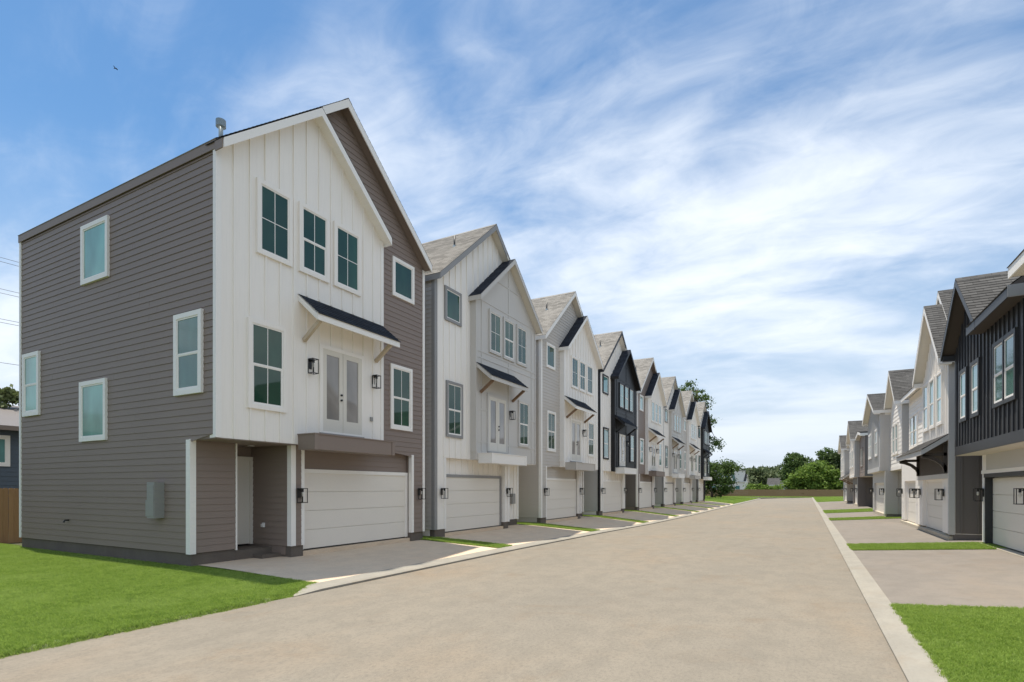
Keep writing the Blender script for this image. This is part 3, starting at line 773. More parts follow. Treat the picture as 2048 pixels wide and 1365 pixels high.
        clad_lap(root, nf, 0, ZB, ZG - .02, lambda z: (.12, 1.54), main)
        clad_lap(root, fr, 0, ZB, ZG - .02, lambda z: (2.27, 2.45), main)
        # meter box, spigot, outlets
        e = MB(sf).box(.0, .24, 1.71, 2.02, 1.19, 2.03).build('meter_box', 'meter_grey', root)
        MB(sf).box(.24, .252, 1.73, 2.00, 1.24, 1.98).build('meter_lid', 'meter_grey', e)
        MB(sf).box(.02, .13, 2.02, 2.29, 1.22, 1.61).build('junction_box', 'meter_grey', e)
        q = sf.P(.02, XM + 17.83, 1.01); MB().tube([q, (q[0], q[1] - .09, 1.01), (q[0], q[1] - .12, .95)], .022, 8).build('spigot', 'iron', root)
        MB(nf).box(.02, .06, .98, 1.05, .86, .98).box(.06, .10, .985, 1.045, .87, .95).build('outlet_cover', 'plastic_white', root)
        MB(fr).box(OB, OB + .05, 4.72, 4.80, 3.86, 3.98).build('outlet_cover', 'meter_grey', root)
    else:
        clad_lap(root, sf, 0, ZB, ZE - .06, lambda z: (.0, DEPTH - .02), side, join=not det)
        if i == 1:
            MB(fr).box(-.67, -.52, .55, .85, 1.15, 1.62).build('meter_box', 'meter_grey', root)
    # roofs
    sof = cfg.get('soffit_roof', main); fas = cfg['fascia']
    rf = gable_roof(root, fr, -DEPTH - (.03 if first else .25), .30, 0, HW, ZE, K, .035 if first else .10, sof, fas, 'shingle_tan', t=.16, rakes=(0, 1), eave_mats=(cfg.get('efas', fas), fas))
    za = ZE + HW / 2 * K; sb = BW / 2
    MB(fr).prism([(sb + .25, ZE + (sb + .25) * K - .07), (HW / 2, za - .07), (HW / 2, za + .16), (sb + .25, ZE + (sb + .25) * K + .16)], .30, .328).build('rake_board', fas, rf)
    gable_roof(root, fr, -.02 if first else -.6, .55, 0, BW, ZE - .035, K, .05 if first else .12, cfg.get('bsof', 'trim_white'), cfg['bfas'], 'shingle_shaded' , t=.14, eaves=(0, 1), cap=False)
    if first:
        MB(fr).box(.301, .55, -.080, -.056, ZE - .16, ZE + .06).build('fascia_board', 'taupe', rf)
        vent_pipe(rf, -12.10, Y0 + .62, 9.95, .58, .050, 'pipe_metal')
    else:
        pp = fr.P(-.75, HW - 2.33, 0); vent_pipe(rf, pp[0], pp[1], ZE + 2.33 * K + .16, .42, .035, 'iron', cap=False)
    return root
A = dict(main='taupe', side='taupe', bay='white', trim='trim_white', mclad='lap', bclad='bb', gclad='lap', balc='taupe', fascia='trim_white', bfas='trim_white', efas='taupe', ctrimc='trim_white', csoff='white', bracket='bracket_pale', soffit_roof='taupe', glass='glass_green')
Bc = dict(main='white', side='side_grey', bay='grey_panel', trim='trim_white', casing='grey_trim', ctrim='grey_trim', mclad='bb', bclad='panel', gclad='bb', balc='trim_white', fascia='grey_trim', bfas='grey_panel', bsof='cream', ctrimc='grey_panel', bracket='bracket_wood', soffit_roof='cream', gcase='grey_trim', glass='glass_green')
Cc = dict(main='beige', side='beige', bay='white', trim='trim_white', mclad='lap', bclad='bb', gclad='lap', balc='beige', fascia='trim_white', bfas='trim_white', ctrimc='trim_white', csoff='cream', bracket='bracket_wood', soffit_roof='cream', glass='glass_green')
Dc = dict(main='white', side='pale_grey', bay='black', trim='trim_white', casing='black', ctrim='black', mclad='bb', bclad='panel', gclad='bb', balc='trim_white', fascia='black', bfas='black', bsof='black', ctrimc='black', bracket='black', soffit_roof='white', gcase='trim_white', glass='glass_cyan')
far = dict(glass='glass_cyan', efas='trim_white')
LAB = ['nearest taupe lap-sided townhouse with white board and batten bay and big blank side wall',
       'white board and batten townhouse with grey panelled bay, second from the left lawn',
       'beige lap-sided townhouse with white gabled bay, third in the left row',
       'larger-looking of the two white townhouses with a black gabled bay',
       'smaller brown lap-sided townhouse with white bay just past the near black bay',
       'sixth house of the left row, white with a pale grey bay',
       'beige and white townhouse beside the farthest black-bayed house',
       'last townhouse of the left row, white with black bay beside the tall tree']
CFG = [A, Bc, Cc, Dc, {**A, **far, 'bracket': 'bracket_wood', 'side': 'brown_wall'}, {**Bc, 'glass': 'glass_cyan', 'side': 'pale_grey'}, {**Cc, **far, 'side': 'pale_grey'}, {**Dc, 'gtrim': 'black'}]
for i in range(8): left_house(i, {**CFG[i], 'label': LAB[i]})

# ------------------------------------------------------------------ right row of two-storey townhouses
XRW = 4.5
fR = Frame((XRW, 0), (-1, 0), (0, 1))
def side_frame(y): return Frame((XRW, y), (0, -1), (1, 0))       # o towards the camera, s = into the lot from X=4.5
def gfun(s0, s1, ze, k): return lambda s: ze + min(s - s0, s1 - s) * k - .03
# --- black house
def house_black():
    r_ = empty('townhouse', (XRW + 4, 17.4, .28), 'charcoal board and batten townhouse with white windows at the right edge', 'house', 'two-storey townhouses of the right row')
    a, b = 14.3, 20.45; o = .60; ze = 5.88; zb = 2.86
    MB(fR).box(-8, o, a, b, zb, ze).prism([(16.95, ze), (b, ze), (18.70, ze + 1.75 * .88 - .02)], -3, o).build('upper_wall', 'charcoal', r_)
    MB(fR).box(-8, -.18, a, b - .01, .2, zb - .004).build('ground_floor_wall', 'cream', r_)
    MB(fR).box(-.18, 0, 20.06, b - .01, .33, zb - .002).build('pier', 'trim_white', r_)
    MB(fR).box(-.18, 0, a, 20.06, 2.30, zb - .003).build('header', 'pale_grey', r_)  # shade of the overhang painted into the pale wall as grey
    MB(fR).box(0, .022, a, b - .01, 2.30, 2.40).build('sunlit_band', 'trim_white', r_)  # white band paints the strip of sunlight below the overhang's shade
    MB(fR).box(0, .035, 16.85, 20.14, 2.19, 2.297).box(-.18, .0, 16.93, 20.055, 2.19, 2.295).build('door_casing', 'charcoal', r_)
    MB(fR).box(-.18, .02, 20.035, 20.12, .3, 2.19).build('door_casing', 'charcoal', r_)
    garage(r_, fR, -.18, 17.0, 20.0, .33, 2.17, casing=None)
    MB(fR).box(-.18, 0, a, 16.92, .33, 2.298).build('pier', 'trim_white', r_)
    MB(fR).box(-8, .08, a, b, -.3, .30).build('foundation', 'threshold', r_)
    MB(fR).box(-.16, o - .003, a, b - .003, zb - .02, zb - .004).build('soffit', 'soffit_cream', r_)
    MB(fR).box(o, o + .03, a, b + .0, zb - .01, zb + .24).build('skirt_board', 'charcoal', r_)
    Ws = [(18.98, 19.80, 3.75, 5.22), (17.76, 18.58, 3.75, 5.22), (15.02, 16.62, 3.76, 5.26)]
    for j, q in enumerate(Ws):
        if j < 2: window(r_, fR, o, *q, style='dh', casing='charcoal', cw=.10, sash='trim_white', gl='glass_cyan', gv=False)
        else:
            m_ = (q[0] + q[1]) / 2
            window(r_, fR, o, q[0], m_ + .045, q[2], q[3], style='dh', casing='charcoal', cw=.09, sash='trim_white', gl='glass_tealdark', gv=False)
            window(r_, fR, o + .001, m_ - .045, q[1], q[2], q[3], style='dh', casing='charcoal', cw=.09, sash='trim_white', gl='glass_tealdark', gv=False)
    g = gfun(16.95, b, ze, .88)
    clad_bb(r_, fR, o, a, b + .05, zb + .24, lambda s: max(ze - .03, g(s) if s > 17.62 else ze - .03), 'charcoal', sp=.31, holes=Ws, first=.1, wd=.05)
    MB(fR).box(o, o + .03, b - .08, b + .012, zb + .24, ze).build('corner_board', 'charcoal', r_)
    rf = gable_roof(r_, fR, -2.6, o + .32, 16.95, b, ze, .88, .12, 'brown_dark', 'charcoal', 'shingle_grey', t=.13, eaves=(0, 1), ret=(o, (1,)))
    # roof slope along the street
    m = MB(fR).hexa([(-4.2, a + .1, ze + 4.0), (o + .32, a + .1, ze - .06), (o + .32, 17.60, ze - .06), (-4.2, 17.60, ze + 4.0), (-4.2, a + .1, ze + 4.14), (o + .32, a + .1, ze + .08), (o + .32, 17.60, ze + .08), (-4.2, 17.60, ze + 4.14)])
    rr = m.build('roof', 'brown_dark', r_)
    slope_shingles(rr, fR, a + .08, 17.60, o + .36, ze + .055, -4.2, ze + 4.15, 'shingle_grey_canopy', along_o=False)
    MB(fR).box(o + .322, o + .345, a + .08, 17.61, ze - .14, ze + .065).build('fascia_board', 'charcoal', rr)
    MB(fR).box(o + .002, o + .32, a + .11, 17.59, ze - .12, ze - .10).build('soffit', 'brown_dark', rr)
    MB(fR).box(o, o + .345, a + .06, a + .10, ze - .14, ze + .10).build('eave_return', 'grey_trim', rr)
    lantern(r_, fR, .0, 20.28, 1.72)
    lantern(r_, fR, .0, 16.74, 1.72)
    return r_
house_black()
# --- neighbour whose white roof corner enters at the top right
def house_white_corner():
    r_ = empty('townhouse', (XRW + 4, 10.3, .28), 'white townhouse of which only the cream eave corner shows top right', 'house', 'two-storey townhouses of the right row')
    a, b = 7.0, 13.45; o = .62; ze = 5.95
    MB(fR).box(-8, o, a, b, .2, ze).build('wall', 'white', r_)
    clad_bb(r_, fR, o, a, b, .5, lambda s: ze, 'white', join=True)
    m = MB(fR).hexa([(-3.7, a - .2, ze + 3.1), (o + .50, a - .2, ze - .02), (o + .50, b + .05, ze - .02), (-3.7, b + .05, ze + 3.1), (-3.7, a - .2, ze + 3.24), (o + .50, a - .2, ze + .12), (o + .50, b + .05, ze + .12), (-3.7, b + .05, ze + 3.24)])
    rr = m.build('roof', 'cream', r_)
    slope_shingles(rr, fR, a - .2, b + .07, o + .54, ze + .10, -3.7, ze + 3.25, 'shingle_grey_canopy', along_o=False)
    MB(fR).box(o + .502, o + .53, a - .2, b + .06, ze - .10, ze + .11).build('fascia_board', 'trim_white', rr)
    MB(fR).box(o + .002, o + .50, a - .2, b + .04, ze - .08, ze - .06).build('soffit', 'cream', rr)
    return r_
house_white_corner()
# --- white house with bracketed canopy
def house_canopy():
    r_ = empty('townhouse', (XRW + 4, 26.6, .28), 'white gabled townhouse with a dark bracketed canopy over its garage', 'house', 'two-storey townhouses of the right row')
    a, b = 21.65, 31.7; o = .50; om = .20; ze = 6.02
    MB(fR).prism([(a, 3.35), (26.1, 3.35), (26.1, ze), (23.875, ze + 2.225 * .96 - .02), (a, ze)], -1, o).build('bay_wall', 'white', r_)
    MB(fR).box(-8, om, a + .01, b, 3.3, 6.15).prism([(a + .01, 6.15), (27.3, 6.15), (24.475, 6.15 + 2.82 * .95 - .02)], -6, om - .1).build('main_wall', 'white', r_)
    MB(fR).box(-8, o - .18, a + .02, b, .2, 3.32).build('ground_floor_wall', 'white', r_)
    for (s0, s1) in ((a + .02, 22.85), (26.35, 27.95), (30.85, b)):
        MB(fR).box(o - .18, o, s0, s1, .42, 3.318).build('pier', 'white', r_)
    for (s0, s1) in ((22.85, 26.35), (27.95, 30.85)):
        MB(fR).box(o - .18, o - .002, s0, s1, 2.20, 3.316).build('header', 'white', r_)
    garage(r_, fR, o - .18, 22.95, 26.25, .38, 2.12, casing='trim_white', cw=.09)
    garage(r_, fR, o - .18, 28.05, 30.75, .38, 2.12, casing='trim_white', cw=.09)
    MB(fR).box(-8, o + .06, a + .04, b, -.3, .36).build('foundation', 'threshold', r_)
    # brown batten field above the near door
    MB(fR).box(o, o + .02, a + .12, 27.3, 2.36, 3.40).build('batten_panel', 'brown_dark', r_)
    clad_bb(r_, fR, o + .02, a + .12, 27.3, 2.36, lambda s: 3.40, 'brown_wall', sp=.16, first=.1, wd=.04)
    MB(fR).box(o, o + .05, a + .1, 27.35, 2.20, 2.36).build('door_header', 'pale_grey', r_)
    MB(fR).box(o - .1, o + .055, a - .012, a + .115, .42, ze - .05).build('corner_board', 'pale_grey', r_)
    MB(fR).box(om, o + .03, 26.1, 26.22, 3.3, ze).build('corner_board', 'trim_white', r_)
    Ws = [(22.65, 23.53, 4.02, 5.82), (23.87, 24.77, 4.02, 5.82), (25.0, 25.98, 4.02, 5.82)]
    for q in Ws: window(r_, fR, o, *q, style='dh', casing='white', cw=.08, gl='glass_cyan', gv=False)
    clad_bb(r_, fR, o, a + .1, 26.1, 3.4, gfun(a, 26.1, ze, .96), 'white', sp=.27, holes=Ws, first=.15)
    Wm = (29.3, 31.2, 3.72, 5.22); m_ = (Wm[0] + Wm[1]) / 2
    window(r_, fR, om, Wm[0], m_ + .04, Wm[2], Wm[3], style='dh', casing='white', cw=.08, gl='glass_tealdark', gv=False)
    window(r_, fR, om + .001, m_ - .04, Wm[1], Wm[2], Wm[3], style='dh', casing='white', cw=.08, gl='glass_cyan', gv=False)
    clad_lap(r_, fR, om, 3.3, ze - .1, lambda z: (26.22, b), 'white', expo=.19)
    # side wall towards the camera
    sf = side_frame(a + .02)
    MB(sf).box(0, .012, -o + .12, 6, .46, 6.0).build('side_wall', 'brown_wall', r_)
    clad_bb(r_, sf, .012, -o + .12, 6, .46, lambda s: 5.9, 'brown_wall', sp=.40, first=.15)
    MB(sf).box(-.01, .006, -o + .06, 6, -.1, .44).build('foundation', 'brown_wall', r_)
    # roofs
    gable_roof(r_, fR, -6.2, om + .12, a, 27.3, 6.12, .95, .06, 'cream', 'trim_white', 'shingle_grey', t=.14)
    m = MB(fR).hexa([(-5, 26.2, 8.7), (om + .3, 26.2, 6.05), (om + .3, b + .1, 6.05), (-5, b + .1, 8.7), (-5, 26.2, 8.82), (om + .3, 26.2, 6.17), (om + .3, b + .1, 6.17), (-5, b + .1, 8.82)])
    rr = m.build('roof', 'cream', r_)
    slope_shingles(rr, fR, 26.2, b + .12, om + .34, 6.15, -5, 8.83, 'shingle_grey_canopy', along_o=False)
    MB(fR).box(om + .302, om + .325, 26.2, b + .11, 5.98, 6.16).build('fascia_board', 'trim_white', rr)
    gable_roof(r_, fR, -1.5, o + .32, a, 26.1, ze, .96, .14, 'cream', 'trim_white', 'shingle_grey', t=.14, eaves=(1, 1), ret=(o, (0, 1)))
    # canopy with big brackets
    c = canopy(r_, fR, o + .02, a + .02, 27.1, 3.62, 3.14, .72, 'pale_grey', 'shingle_grey_canopy', 'brown_dark', (), soffit='brown_dark', bz=2.6)
    for s in (22.0, 26.8):
        pts = [(o + .04, s, 2.42), (o + .12, s, 2.62), (o + .30, s, 2.80), (o + .52, s, 2.90), (o + .68, s, 2.93)]
        m = MB(fR)
        for p, q in zip(pts[:-1], pts[1:]): m.bar(p, q, .12, .11)
        m.bar((o + .02, s, 2.98), (o + .70, s, 2.98), .12, .10).bar((o + .075, s, 2.36), (o + .075, s, 3.3), .12, .11)
        m.build('bracket', 'brown_dark', c)
    for s in (22.55, 26.7, 27.65, 31.3): lantern(r_, fR, o + .02, s, 1.70)
    return r_
house_canopy()
# --- white house with far grey bay
def house_bay(y0, ym, y1, label, near, bay, side, oN, oB, gcol, gl, canopy_=False, kN=.85, kB=.40):
    r_ = empty('townhouse', (XRW + 4, (y0 + y1) / 2, .28), label, 'house', 'two-storey townhouses of the right row')
    ze = 6.15; zb = 2.84
    MB(fR).prism([(y0, zb), (ym, zb), (ym, ze), ((y0 + ym) / 2, ze + (ym - y0) / 2 * kN - .02), (y0, ze)], -8, oN).build('near_wall', near, r_)
    MB(fR).prism([(ym, zb), (y1, zb), (y1, ze), ((ym + y1) / 2, ze + (y1 - ym) / 2 * kB - .02), (ym, ze)], -7.9, oB).build('bay_wall', bay, r_)
    og = oB - .26
    MB(fR).box(-8, og - .18, ym + .02, y1, .2, zb - .003).build('ground_floor_wall', gcol, r_)
    MB(fR).box(-8, -2.2, y0, ym + .02, .2, zb - .004).build('entry_wall', gcol, r_)
    MB(fR).box(og - .18, og, ym + .02, ym + .75, .42, zb - .002).build('pier', gcol, r_)
    MB(fR).box(og - .18, og, y1 - .9, y1, .42, zb - .002).build('pier', gcol, r_)
    MB(fR).box(og - .18, og - .002, ym + .75, y1 - .9, 2.2, zb - .001).build('header', gcol, r_)
    garage(r_, fR, og - .18, ym + .85, y1 - 1.0, .38, 2.12, casing='trim_white', cw=.09)
    MB(fR).box(-8, og - .02, ym + .04, y1, -.3, .42).build('foundation', 'threshold', r_)
    sg = side_frame(ym + .02)
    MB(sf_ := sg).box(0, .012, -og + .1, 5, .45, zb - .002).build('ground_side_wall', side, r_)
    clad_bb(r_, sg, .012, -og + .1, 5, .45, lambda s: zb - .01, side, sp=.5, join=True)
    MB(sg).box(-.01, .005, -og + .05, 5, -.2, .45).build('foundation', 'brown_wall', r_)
    MB(fR).box(og, og + .03, ym + .02, ym + .14, .42, zb - .01).build('corner_board', 'trim_white' if near == 'white' else 'pale_grey', r_)
    MB(fR).box(-2.2, oB - .004, ym + .03, y1, zb - .02, zb - .005).build('soffit', 'soffit_cream', r_)
    MB(fR).box(-2.2, oN - .004, y0, ym + .03, zb - .021, zb - .006).build('soffit', 'soffit_cream', r_)
    clad_lap(r_, fR, oN, zb + .16, ze - .08, lambda z: (y0, ym), near, join=True, expo=.2)
    MB(fR).box(oN, oN + .03, y0, ym, zb - .01, zb + .16).build('skirt_board', near, r_)
    MB(fR).box(oB, oB + .03, ym, y1, zb - .01, zb + .22).build('skirt_board', bay, r_)
    mid = (y0 + ym) / 2
    wN = [(mid - .95, mid - .1), (mid + .1, mid + .95)]
    for a, b in wN: window(r_, fR, oN, a, b, 3.62, 5.25, style='dh', casing=near, cw=.09, gl=gl, gv=False)
    L = y1 - ym
    wB = [(ym + .9, ym + 2.0), (ym + L * .62, ym + L * .62 + .8), (ym + L * .62 + .85, ym + L * .62 + 1.65)]
    for a, b in wB: window(r_, fR, oB, a, b, 3.72, 5.30, style='dh', casing='trim_white', cw=.09, gl=gl, gv=True)
    clad_bb(r_, fR, oB, ym, y1, zb + .22, gfun(ym, y1, ze, kB), bay, sp=.4, holes=[(a, b, 3.72, 5.3) for a, b in wB], join=True)
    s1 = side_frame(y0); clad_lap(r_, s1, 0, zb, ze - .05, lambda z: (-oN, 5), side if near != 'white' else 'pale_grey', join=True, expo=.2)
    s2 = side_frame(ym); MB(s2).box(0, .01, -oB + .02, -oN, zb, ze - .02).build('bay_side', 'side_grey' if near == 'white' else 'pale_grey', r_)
    clad_bb(r_, s2, .01, -oB + .02, -oN, zb, lambda s: ze - .03, 'side_grey', sp=.3, join=True, first=.18)
    gable_roof(r_, fR, -8.2, oN + .3, y0, ym, ze, kN, .12, 'cream', 'trim_white', 'shingle_grey', t=.14, ret=(oN, (0, 1)))
    gable_roof(r_, fR, -8.1, oB + .3, ym, y1, ze + .005, kB, .12, 'cream', 'trim_white', 'shingle_grey', t=.13, ret=(oB, (0, 1)))
    for s in (ym + .4, y1 - .5): lantern(r_, fR, og + .02, s, 1.7)
    if canopy_: canopy(r_, fR, oN, y0 + .1, ym, 3.55, 2.95, 1.0, 'soffit_cream', 'shingle_grey_canopy', 'bracket_wood', (y0 + .3, ym - .3), bz=2.3)
    return r_
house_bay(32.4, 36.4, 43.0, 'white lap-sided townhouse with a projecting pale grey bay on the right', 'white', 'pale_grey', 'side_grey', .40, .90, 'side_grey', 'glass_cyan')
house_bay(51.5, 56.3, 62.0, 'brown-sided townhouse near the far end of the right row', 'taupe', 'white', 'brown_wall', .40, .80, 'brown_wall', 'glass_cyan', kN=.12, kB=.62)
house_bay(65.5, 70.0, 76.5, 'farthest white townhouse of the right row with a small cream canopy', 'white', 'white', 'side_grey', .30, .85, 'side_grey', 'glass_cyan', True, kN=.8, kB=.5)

# ------------------------------------------------------------------ fences
def fence(p0, p1, h, z0, label, pick=.14, join=False, mat='fence_wood'):
    a, b = Vector(p0), Vector(p1); L = (b - a).length; d = (b - a) / L
    n = Vector((d.y, -d.x))
    root = empty('wooden_fence', (p0[0], p0[1], z0), label, 'fence')
    fr = Frame((p0[0], p0[1]), (n.x, n.y), (d.x, d.y))
    mb = MB(fr); s = 0.0
    while s < L - pick * .5:
        hh = h + random.uniform(-.015, .015); tl = random.uniform(-.004, .004)
        t = mb if join else MB(fr)
        t.prism([(s, z0), (s + pick - .008, z0), (s + pick - .008 + tl, z0 + hh - .03), (s + pick - .035, z0 + hh), (s + .027, z0 + hh), (s + tl, z0 + hh - .03)], 0, .018)
        if not join: t.build('picket', mat, root)
        s += pick
    if join: mb.build('pickets', mat, root, 'stuff')
    for zz in (.35, h * .55, h - .3): MB(fr).box(-.04, -.002, 0, L, z0 + zz, z0 + zz + .09).build('rail', mat, root)
    s = 0.0
    while s <= L:
        MB(fr).box(-.13, -.042, s - .045, s + .045, z0 - .3, z0 + h - .05).build('post', mat, root); s += 2.4 if L < 40 else 6
    return root
fence((-23.3, 3.0), (-23.3, 24.0), 1.83, .06, 'tan cedar privacy fence behind the taupe house at the left edge', mat='cedar')
fence((-42, 129), (26, 129), 1.55, -.02, 'long brown wooden fence closing the far end of the road', join=True)
fence((-16.0, 112), (-16.0, 128.8), 1.5, -.02, 'short lighter fence return beside the last left house', join=True, mat='cedar')

# ------------------------------------------------------------------ trees
def leaves(mb_pts, size, mat, name, parent, kind=None):
    n = len(mb_pts)
    c = np.asarray(mb_pts); u = rng.normal(size=(n, 3)); u /= np.linalg.norm(u, axis=1)[:, None]
    v = rng.normal(size=(n, 3)); v = np.cross(u, v); v /= np.linalg.norm(v, axis=1)[:, None]
    sz = size * rng.uniform(.6, 1.35, n)[:, None]
    quad = np.stack([c - u * sz, c + v * sz * .55, c + u * sz, c - v * sz * .55], 1).reshape(-1, 3)
    off = np.array(parent.location) if parent is not None else np.zeros(3)
    me = bpy.data.meshes.new(name)
    me.from_pydata((quad - off).tolist(), [], [(4 * i, 4 * i + 1, 4 * i + 2, 4 * i + 3) for i in range(n)])
    me.materials.append(MATS[mat]); o = bpy.data.objects.new(name, me); col.objects.link(o)
    if parent is not None: o.parent = parent
    if kind: o['kind'] = kind
    return o
def crown_pts(center, rad, clumps, per, clump_r, shell=.55):
    out = []
    for i in range(clumps):
        d = rng.normal(size=3); d /= np.linalg.norm(d)
        q = np.array(center) + d * np.array(rad) * (shell + (1 - shell) * rng.random()) ** .8
        rr = clump_r * rng.uniform(.55, 1.3)
        p = rng.normal(size=(per, 3)) * rr * np.array((.55, .55, .36)); out.append(q + p)
    return np.concatenate(out)
def tree(name, loc, label, blobs, trunk_h, trunk_r, mat, size, clumps, per, clump_r, group=None, limbs=6, lean=(0, 0)):
    root = empty(name, loc, label, 'tree', group)
    x, y, z = loc; top = max(b[0][2] + b[1][2] * .4 for b in blobs)
    t = MB(); pts = [(x + lean[0] * f + .12 * math.sin(9 * f), y + lean[1] * f, z - .2 + (trunk_h + .2) * f) for f in (0, .25, .5, .75, 1)]
    t.tube(pts, [trunk_r * 1.25, trunk_r, trunk_r * .85, trunk_r * .7, trunk_r * .45], 9)
    for k in range(limbs):
        b = blobs[k % len(blobs)]; f = random.uniform(.45, 1.0); p0 = Vector(pts[0]).lerp(Vector(pts[-1]), f)
        a = random.uniform(0, 6.28); e = Vector((x + b[0][0] + b[1][0] * .6 * math.cos(a), y + b[0][1] + b[1][1] * .6 * math.sin(a), z + b[0][2] + b[1][2] * random.uniform(-.2, .5)))
        m_ = p0.lerp(e, .5) + Vector((0, 0, .08 * (e - p0).length))
        t.tube([p0, m_, e], [trunk_r * .4, trunk_r * .25, trunk_r * .08], 6)
    t.build('trunk', 'bark', root, smooth=True)
    P = np.concatenate([crown_pts((x + b[0][0], y + b[0][1], z + b[0][2]), b[1], max(3, int(clumps * b[2])), per, clump_r) for b in blobs])
    leaves(P, size, mat, 'crown', root)
    return root
# tall loose tree behind the last left house
tree('tall_tree', (-16.7, 96, 0), 'very tall loose-crowned tree rising behind the last left house',
     [((-1.2, 0, 18.2), (2.6, 2.2, 1.5), .9), ((1.0, 0, 16.4), (2.2, 2, 1.2), .7), ((-1.6, 0, 15.0), (2.0, 2, 1.4), .7), ((1.6, 0, 13.2), (2.0, 1.8, 1.1), .6), ((-.6, 0, 11.6), (2.0, 2, 1.6), .7),
      ((2.4, 0, 9.3), (2.0, 1.6, 1.2), .6), ((-.4, 0, 8.2), (1.8, 2, 1.6), .6), ((.4, 0, 5.4), (1.4, 1.6, 1.6), .5)], 18.5, .34, 'leaf_mid', .18, 30, 46, .72, limbs=38, lean=(.3, 0))
tree('broadleaf_tree', (-15.6, 107, 0), 'rounded dark green tree standing right of the tall tree',
     [((-1.4, 0, 4.2), (2.4, 2.4, 2.4), 1), ((1.3, 0, 4.8), (2.6, 2.2, 2.3), 1), ((-2.2, 0, 2.4), (2.4, 2.2, 1.8), .8), ((1.8, 0, 2.2), (2.2, 2, 1.6), .7), ((3.6, 0, 5.7), (1.2, 1.2, .7), .25)], 5, .2, 'leaf_mid', .20, 40, 62, .85, limbs=14)
tree('bushy_tree', (1.9, 139, 0), 'broad bright green tree behind the far fence',
     [((0, 0, 4.6), (4.2, 3.4, 3.0), 1.2), ((-2.6, 0, 3.2), (2.6, 2.6, 2.6), .9), ((2.8, 0, 2.9), (2.8, 2.6, 2.4), .9), ((.6, 0, 2.2), (4.8, 3.0, 2.0), 1), ((-4.6, 0, 2.0), (2.2, 2.2, 1.8), .6)], 4, .25, 'leaf_bright', .28, 46, 80, .95, limbs=10)
tree('broadleaf_tree', (-2.4, 147, 0), 'tall dark tree behind the left side of the bright green tree',
     [((0, 0, 8.0), (2.2, 2.2, 2.2), 1), ((-.4, 0, 5.2), (2.8, 2.4, 2.4), 1)], 7, .25, 'leaf_mid', .26, 46, 80, .85, limbs=8)
tree('feathery_tree', (4.4, 150, 0), 'feathery green tree poking up behind the bright green tree',
     [((0, 0, 9.4), (1.9, 1.8, 1.8), .7), ((.9, 0, 7.2), (2.6, 2.2, 1.8), .8), ((-.5, 0, 5.6), (3.0, 2.6, 2.2), .9)], 9.5, .22, 'leaf_mid', .26, 42, 70, .8, limbs=12)
tree('broadleaf_tree', (8.6, 146, 0), 'open-crowned dark tree with visible trunk beside the far right house',
     [((-1.6, 0, 9.2), (1.9, 1.8, 1.0), .6), ((.8, 0, 8.0), (2.3, 2.0, 1.4), .8), ((-1.3, 0, 6.2), (2.4, 2, 1.4), .8), ((1.4, 0, 5.2), (2.4, 2, 1.8), .9), ((0, 0, 3.0), (2.8, 2, 1.8), .8)], 9, .3, 'leaf_dark', .26, 40, 75, .8, limbs=14)
tree('broadleaf_tree', (13.5, 140, 0), 'dense dark tree half hidden by the farthest right house',
     [((0, 0, 7.2), (3.4, 2.8, 2.6), 1.2), ((-1.6, 0, 4.6), (3, 2.6, 2.6), 1), ((1, 0, 2.8), (3.6, 2.6, 2.2), 1)], 6, .3, 'leaf_mid', .28, 46, 80, .95, limbs=8)
tree('shrub', (-9.9, 134, 0), 'low light green shrub behind the far fence', [((0, 0, 1.7), (2.8, 1.6, 1.0), 1), ((3, 0, 1.4), (2, 1.4, .9), .7)], 1.2, .08, 'leaf_bright', .2, 34, 60, .6, limbs=6)
tree('broadleaf_tree', (-38.0, 13.0, 0), 'pale green tree crown above the blue-grey house roof', [((0, 0, 5.4), (2.2, 2.2, 1.7), 1), ((1.2, 1.0, 4.4), (2.0, 2.0, 1.5), .9)], 5, .2, 'leaf_pale', .13, 44, 110, .55, limbs=8)
# bare tree
bt = empty('bare_tree', (-33.5, 14.3, 0), 'small leafless tree between the blue-grey house and the taupe wall', 'tree')
bm_ = MB(); bx, by = -33.5, 14.3
bm_.tube([(bx, by, 0), (bx - .05, by, 2), (bx + .1, by, 4.2), (bx + .15, by, 5.2)], [.13, .11, .07, .035], 7)
for k in range(16):
    z0 = random.uniform(3.0, 5.0); a = random.uniform(0, 6.28); l = random.uniform(.5, 1.2)
    e = (bx + .1 + l * .6 * math.cos(a), by + l * .6 * math.sin(a), z0 + l * .8)
    bm_.tube([(bx + .08, by, z0), (bx + .1 + l * .35 * math.cos(a), by + l * .35 * math.sin(a), z0 + l * .3), e], [.035, .022, .008], 5)
    for q in range(3):
        a2 = a + random.uniform(-1, 1); bm_.tube([e, (e[0] + .35 * math.cos(a2), e[1] + .35 * math.sin(a2), e[2] + random.uniform(.1, .4))], [.012, .005], 4)
bm_.build('trunk', 'bark', bt, smooth=True)
# far wood
def wood_pts():
    out = []
    for i in range(190):
        y = rng.uniform(205, 330); x = rng.uniform(-75, 60) * y / 240
        ht = rng.uniform(10.5, 14.5) * (0.8 + 0.2 * math.sin(x * .09 + y * .03)) * (1.0 if x > -30 else 1.05)
        w_ = rng.uniform(3.0, 5.2)
        out.append(crown_pts((x, y, ht * .58), (w_, w_, ht * .42), 26, 26, 1.5, .6))
    return np.concatenate(out)
wd = leaves(wood_pts(), .62, 'leaf_far', 'distant_woodland', None, 'stuff'); tag(wd, 'mass of distant green woodland along the horizon', 'woodland')

